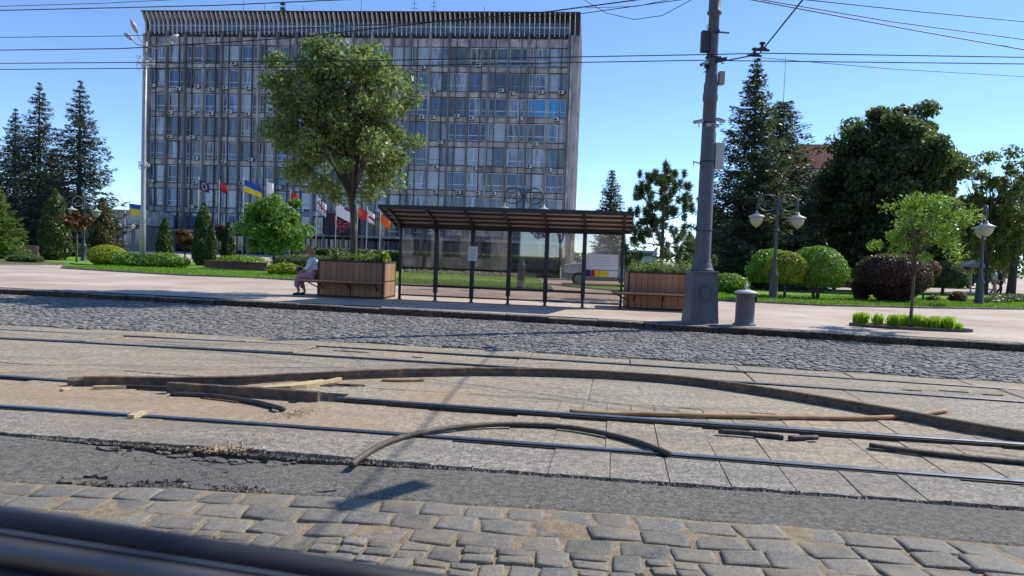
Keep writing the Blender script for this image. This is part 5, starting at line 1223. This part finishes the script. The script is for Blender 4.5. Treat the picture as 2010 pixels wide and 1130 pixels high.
# ------------------------------------------------------------------ overhead wires
def wire(name, label, pts, r_=.010, ext=(0,0), sag=.0, cat='wire', grp='overhead wires'):
    P3 = [Vector(p) for p in pts]
    if ext[0]: P3 = [P3[0]-(P3[1]-P3[0]).normalized()*ext[0]]+P3
    if ext[1]: P3 = P3+[P3[-1]+(P3[-1]-P3[-2]).normalized()*ext[1]]
    o = P3[0].copy(); b = MB(); b.tube([p-o for p in P3], r_, 6); ob = b.build(name, M['black'], None, True, loc=o); tag(ob, label, cat, grp); return ob
W6 = lambda l, z: [gp(a, b_, z) for a, b_ in l]
wire('contact_wire', 'upper of the two level wires passing the big pole', W6([(0,124),(700,119),(1370,107),(1500,104),(2010,112)],6), .011, (25,25))
wire('contact_wire', 'lower of the two level wires passing the big pole', W6([(0,136),(700,130),(1370,118),(2010,125)],6), .011, (25,25))
wire('overhead_wire', 'dark wire crossing the office roof corner on its way to the top edge', W6([(0,98),(240,95),(560,75),(860,42),(1080,22),(1245,0)],6), .011, (20,12))
wire('overhead_wire', 'faint wire crossing the finned crown of the office block', W6([(0,73),(250,70),(700,50),(1130,28),(1330,0)],5.8), .007, (20,10))
wire('overhead_wire', 'highest wire in the top left corner', W6([(0,20),(430,10),(650,0)],6.5), .010, (20,12))
wire('overhead_wire', 'thin short wire at the very top left', W6([(0,12),(200,6),(400,-4)],6.6), .006, (20,12))
wire('overhead_wire', 'wire descending to the right edge, lower of the top right bundle', W6([(1480,0),(1800,60),(2010,97)],6), .010, (9,20))
wire('overhead_wire', 'wire descending to the right edge, middle of the top right bundle', W6([(1500,0),(1750,42),(2010,77)],6.2), .009, (9,20))
wire('overhead_wire', 'wire nearest the top right corner', W6([(1590,0),(1800,22),(2010,42)],6), .008, (9,20))
wire('overhead_wire', 'thin wire from the insulators down to the right edge', W6([(1495,113),(1750,135),(2010,150)],5.8), .006, (0,20))
wire('overhead_wire', 'drooping thin wire loop left of the big pole at the top', W6([(1140,-5),(1190,25),(1245,38),(1300,30),(1365,-5)],6.4), .007, (2,2))
wire('overhead_wire', 'thin wire crossing down to the drooping loop at the top', W6([(1150,15),(1250,12),(1400,-20)],6.6), .006, (0,5))
sp0 = Vector((4.33,16.55,5.93)); i0 = gp(1490,106,5.55); i1 = gp(1575,0,5.6); far = i1+(i1-i0)*3.2; far.x = 5.2
wire('span_wire', 'span wire rising from the big pole past two insulators', [sp0, i0, i1, Vector((4.12,8.9,5.62)), Vector((3.9,6.9,5.64)), Vector((3.5,2,5.7)), Vector((2.9,-6,5.8))], .014, cat='wire')
def insul(p, lb):
    t = thing('insulator', lb, 'insulator', p); b = MB(); b.lathe([(.10,0),(.10,.02),(.04,.03),(.03,.09),(.06,.11),(.06,.13),(.02,.15)], 10); b.build('bell', M['iron_dark'], t); b = MB(); b.tube([(-.14,0,-.01),(.14,0,-.01)], .022, 6); b.build('clamp', M['iron_dark'], t)
insul(gp(1481,108,5.6), 'left and lower insulator beside the tall spruce tip'); insul(gp(1496,97,5.62), 'right and upper insulator beside the tall spruce tip')
# unseen plate added on the span wire, outline shaped for its shadow on the asphalt
t = thing('hung_shadow_plate', 'unseen plate hung from the span wire, shaped for its shadow on the road', 'sign', (3.86,7.2,5.30), R(-31))
b = MB(); b.add([(x,y,z) for x in (-.02,.0) for y,z in ((-.46,-.04),(-.12,.28),(.46,.10),(.12,-.24))], [(3,2,1,0),(4,5,6,7),(0,1,5,4),(1,2,6,5),(2,3,7,6),(3,0,4,7)]); b.build('plate', M['galv'], t); b = MB(); b.tube([(-.01,-.12,.14),(-.01,-.05,.36)],.01,5); b.build('hanger', M['iron_dark'], t)
# far thin mast at right
b = MB(); p = bx(1520,540,80); b.tube([(0,0,0),(0,0,zt(1520,110,80))], [.06,.03], 5); b.tube([(-.5,0,zt(1520,122,80)),(.5,0,zt(1520,122,80))],.03,4); tag(b.build('radio_mast', M['galv'], None, loc=p), 'thin distant mast behind the second dark spruce', 'mast')

# ------------------------------------------------------------------ people
M['skin'] = P('skin', (.42,.24,.17), .6); M['hair'] = N('blond_brown_hair', (.16,.08,.035), (.42,.27,.14), 30, .7); M['shirt'] = N('pale_lavender_shirt', (.70,.68,.78), (.82,.81,.88), 25, .85, bs=.6, bd=.03, bscale=9)
M['trou'] = N('pink_trousers', (.36,.18,.25), (.50,.28,.36), 14, .85); M['shoe'] = P('dark_shoe', (.03,.03,.035), .6); M['darkcloth'] = P('dark_cloth', (.03,.03,.05), .8)
def skin(name, nodes, edges, mat, parent, sub=2, root=0):
    me = bpy.data.meshes.new(name); me.from_pydata([n[0] for n in nodes], edges, []); me.materials.append(mat)
    o = link(name, me, parent); m_ = o.modifiers.new('skin', 'SKIN'); m_.use_smooth_shade = True
    for i, n in enumerate(nodes):
        r_ = n[1]; r_ = r_ if isinstance(r_, tuple) else (r_, r_); me.skin_vertices[0].data[i].radius = r_; me.skin_vertices[0].data[i].use_root = (i == root)
    s_ = o.modifiers.new('sub', 'SUBSURF'); s_.levels = s_.render_levels = sub; return o
def handmesh(name, wrist, d, upv, mat, parent, curl=.5):
    """palm with five separate bent fingers"""
    d = Vector(d).normalized(); n = Vector(upv); sdv = d.cross(n).normalized(); n = sdv.cross(d).normalized(); w_ = Vector(wrist); b = MB()
    b.tube([w_, w_+d*.04, w_+d*.085], [.024,.034,.032], 8)
    for k, (off, ln) in enumerate(((-.027,.062),(-.009,.072),(.009,.068),(.026,.052))):
        p = w_+d*.08+sdv*off; q = p+d*ln*.5-n*ln*.15*curl; e = q+d*ln*.35-n*ln*.5*curl; b.tube([p, q, e], [.0095,.0085,.007], 6)
    p = w_+d*.03-sdv*.028; q = p-sdv*.03+d*.02-n*.01; b.tube([p, q, q+d*.03-n*.012], [.012,.010,.008], 6); return b.build(name, mat, parent, True)
# seated woman, facing left (-X), on the side bench of the left planter; origin at the feet on the paving
sx_, sy_ = -5.62, 20.98
t = thing('person', 'fair-haired woman in lavender shirt and pink trousers seated on the planter bench', 'person', (sx_, sy_, .158))
H_ = Vector((0,0,.53))    # pelvis on the bench (bench top .475)
bd = [((0.02,0,.57),(.14,.15)),((0.03,0,.72),(.13,.16)),((.0,0,.88),(.12,.17)),((-.06,0,1.00),(.10,.14)),((-.09,0,1.06),.055),((-.115,0,1.12),.052),((-.145,0,1.20),(.088,.078)),((-.14,0,1.27),(.085,.075)),((-.225,0,1.185),.018),
      ((-.06,-.17,1.00),.055),((-.08,-.24,.82),.045),((-.26,-.17,.70),.034),((-.06,.17,1.00),.055),((-.08,.24,.82),.045),((-.26,.16,.70),.034),
      ((-.02,-.10,.56),.10),((-.40,-.11,.56),.072),((-.44,-.10,.30),.052),((-.40,-.10,.08),.036),((-.52,-.11,.04),.030),((-.02,.10,.56),.10),((-.38,.12,.55),.072),((-.36,.10,.30),.052),((-.28,.10,.09),.036),((-.40,.10,.04),.030)]
ed = [(0,1),(1,2),(2,3),(3,4),(4,5),(5,6),(6,7),(6,8),(3,9),(9,10),(10,11),(3,12),(12,13),(13,14),(0,15),(15,16),(16,17),(17,18),(18,19),(0,20),(20,21),(21,22),(22,23),(23,24)]
body = skin('body', bd, ed, M['skin'], t)
hr = [((-.12,0,1.30),(.10,.095)),((-.08,0,1.24),(.10,.095)),((-.055,0,1.16),(.075,.08)),((-.17,0,1.315),(.06,.07))]; skin('hair', hr, [(0,1),(1,2),(0,3)], M['hair'], t)
sh = [((.02,0,.56),(.17,.20)),((.03,0,.72),(.155,.19)),((.0,0,.88),(.145,.195)),((-.055,0,1.00),(.12,.165)),((-.085,0,1.055),(.07,.08)),((-.07,-.17,.99),.075),((-.10,-.245,.83),.070),((-.20,-.20,.74),.062),((-.07,.17,.99),.075),((-.10,.245,.83),.070),((-.20,.20,.74),.062),((-.18,0,.60),(.10,.20))]
skin('shirt', sh, [(0,1),(1,2),(2,3),(3,4),(3,5),(5,6),(6,7),(3,8),(8,9),(9,10),(0,11)], M['shirt'], t)
tr = [((0,0,.56),(.15,.17)),((-.06,-.11,.57),.115),((-.41,-.12,.57),.090),((-.46,-.11,.36),.085),((-.45,-.11,.20),.085),((-.06,.11,.57),.115),((-.39,.13,.56),.090),((-.39,.11,.34),.080),((-.34,.11,.19),.075)]
skin('trousers', tr, [(0,1),(1,2),(2,3),(3,4),(0,5),(5,6),(6,7),(7,8)], M['trou'], t)
for y, x in ((-.10,-.41),(.10,-.30)): skin('shoe', [((x+.03,y,.05),(.045,.04)),((x-.08,y,.042),(.045,.042)),((x-.17,y,.03),(.035,.028))], [(0,1),(1,2)], M['shoe'], t)
handmesh('hand', (-.27,-.165,.70), (-1,.2,-.25), (0,0,1), M['skin'], t); handmesh('hand', (-.27,.155,.70), (-1,-.2,-.25), (0,0,1), M['skin'], t)
b = MB(); b.lathe([(.02,0),(.09,.01),(.11,.06),(.09,.12),(.03,.15)], 12, c=(-.42,.0,.66), sy=.8); tag(b.build('handbag', M['darkcloth'], None, True, loc=(sx_,sy_,.158)), 'small dark bag resting in the lap of the seated woman', 'bag')
def walker(loc, rz, lb, top, bot, sc_=1.0, seed=1):
    t = thing('person', lb, 'person', loc, rz); t.scale = (sc_,)*3; r = random.Random(seed); a = .16
    bd = [((0,0,.95),(.11,.13)),((0,0,1.12),(.10,.13)),((0,0,1.30),(.10,.16)),((0,0,1.42),(.07,.12)),((0,0,1.50),.05),((0,-.01,1.56),.062),((0,-.01,1.64),(.082,.07)),((0,-.10,1.58),.014),
          ((.17,0,1.40),.05),((.22,.05,1.15),.04),((.22,-.08,.93),.03),((-.17,0,1.40),.05),((-.22,-.04,1.15),.04),((-.20,-.16,.95),.03),
          ((.09,0,.92),.09),((.10,-.12,.50),.062),((.10,-.08,.08),.038),((.10,-.2,.04),.034),((-.09,0,.92),.09),((-.10,.03,.50),.062),((-.10,.26,.12),.038),((-.10,.16,.05),.034)]
    ed = [(0,1),(1,2),(2,3),(3,4),(4,5),(5,6),(5,7),(3,8),(8,9),(9,10),(3,11),(11,12),(12,13),(0,14),(14,15),(15,16),(16,17),(0,18),(18,19),(19,20),(20,21)]
    skin('body', bd, ed, M['skin'], t, 1); skin('hair', [((0,.02,1.67),(.09,.085)),((0,.06,1.60),(.075,.075)),((0,.07,1.5),.045)], [(0,1),(1,2)], M['hair'], t, 1)
    skin('shirt', [((0,0,.93),(.15,.17)),((0,0,1.12),(.125,.155)),((0,0,1.30),(.125,.18)),((0,0,1.41),(.09,.14)),((.18,0,1.38),.065),((.22,.03,1.22),.06),((-.18,0,1.38),.065),((-.22,-.02,1.22),.06)], [(0,1),(1,2),(2,3),(3,4),(4,5),(3,6),(6,7)], top, t, 1)
    skin('trousers', [((0,0,.94),(.14,.15)),((.09,-.01,.88),.105),((.10,-.12,.50),.08),((.10,-.08,.16),.065),((-.09,.01,.88),.105),((-.10,.03,.50),.08),((-.10,.24,.20),.065)], [(0,1),(1,2),(2,3),(0,4),(4,5),(5,6)], bot, t, 1)
    for s_, w_, d in ((1,(.22,-.08,.93),(0,-.3,-1)),(-1,(-.20,-.16,.95),(0,-.4,-1))): handmesh('hand', w_, d, (-s_,0,0), M['skin'], t, .6)
walker(bx(1950,584,41), R(75), 'person in a white top and pinkish trousers walking by the willow', M['cloth_white'], M['trou'], .93, 1)
walker(bx(1962,584,43), R(80), 'person in dark clothes walking beside the one in white', M['darkcloth'], M['darkcloth'], .9, 2)
# ------------------------------------------------------------------ the car the picture is taken from: its door sill
M['seal'] = N('door_rubber_seal', (.012,.013,.016), (.03,.032,.04), 8, .5); M['doorpaint'] = P('grey_blue_door_paint', (.10,.125,.165), .45, .0, .5); M['trim'] = P('satin_door_trim', (.16,.16,.165), .30, .5, .5)
d0, d1 = at(-120,973,.47), at(1090,1163,.47); dv = (d1-d0); dl = dv.length
t = thing('car_door', 'dark car door top with rubber seal at the lower left corner', 'car door', d0); ang = math.atan2(dv.z, dv.x); t.rotation_euler = (0, -ang, 0)
b = MB(); prof = [(.004,-.004),(.0,.0),(-.008,.001),(-.013,-.004),(-.014,-.009),(-.006,-.012),(.010,-.012),(.010,-.004)]
def ext(b, prof, x0, x1, m=0):
    n = len(prof); b.add([(x0,y,z) for y,z in prof]+[(x1,y,z) for y,z in prof], [tuple(range(n)), tuple(range(2*n-1,n-1,-1))]+[(i,n+i,n+(i+1)%n,(i+1)%n) for i in range(n)], m)
ext(b, prof, -.25, dl+.25); b.build('window_seal', M['seal'], t, True)
b = MB(); ext(b, [(-.012,-.011),(-.022,-.013),(-.026,-.019),(-.024,-.026),(-.010,-.027)], -.25, dl+.25); b.build('trim_strip', M['trim'], t, True)
b = MB(); ext(b, [(-.018,-.028),(-.026,-.030),(-.024,-.042),(-.012,-.042)], -.25, dl+.25); b.build('lower_seal', M['seal'], t, True)
b = MB(); ext(b, [(.03,-.030),(-.010,-.040),(-.034,-.045),(-.055,-.09),(-.066,-.20),(-.066,-.62),(.03,-.70)], -.25, dl+.25); b.build('door_panel', M['doorpaint'], t, True)

# ------------------------------------------------------------------ the street behind the camera (shows only as reflections in the shelter panes and windows)
t = thing('street_building', 'long grey four-storey building across the street, behind the camera', 'building', (-60, -24, 0), R(-6))
b = MB(); b.box(0, 46, -12, 0, 0, 15); b.box(52, 130, -12, -1, 0, 12.5); b.build('wall', M['conc_light'], t)
b = MB()
for k in range(4):
    for i in range(15): b.box(1.2+i*3, 2.9+i*3, .004, .06, 1.2+k*3.5, 3.2+k*3.5)
b.build('windows', panes[1], t)['kind'] = 'stuff'
b = MB(); b.box(-.4, 46.4, -12.4, .5, 15.02, 15.5); b.build('cornice', M['conc_dark'], t)
for k, x in enumerate((-30, -17, -6, 6, 17, 30)):
    broad('street_tree', 'leafy tree on the pavement behind the camera', 'tree', (x, -15-k*.6, 0), 6, .18, 5.2, (2.8,2.8,2.6), 40, 120, .3, 'leaf_dark', 400+k, 'trees behind the camera', fork=2.2, cl=.3, limbs=8)
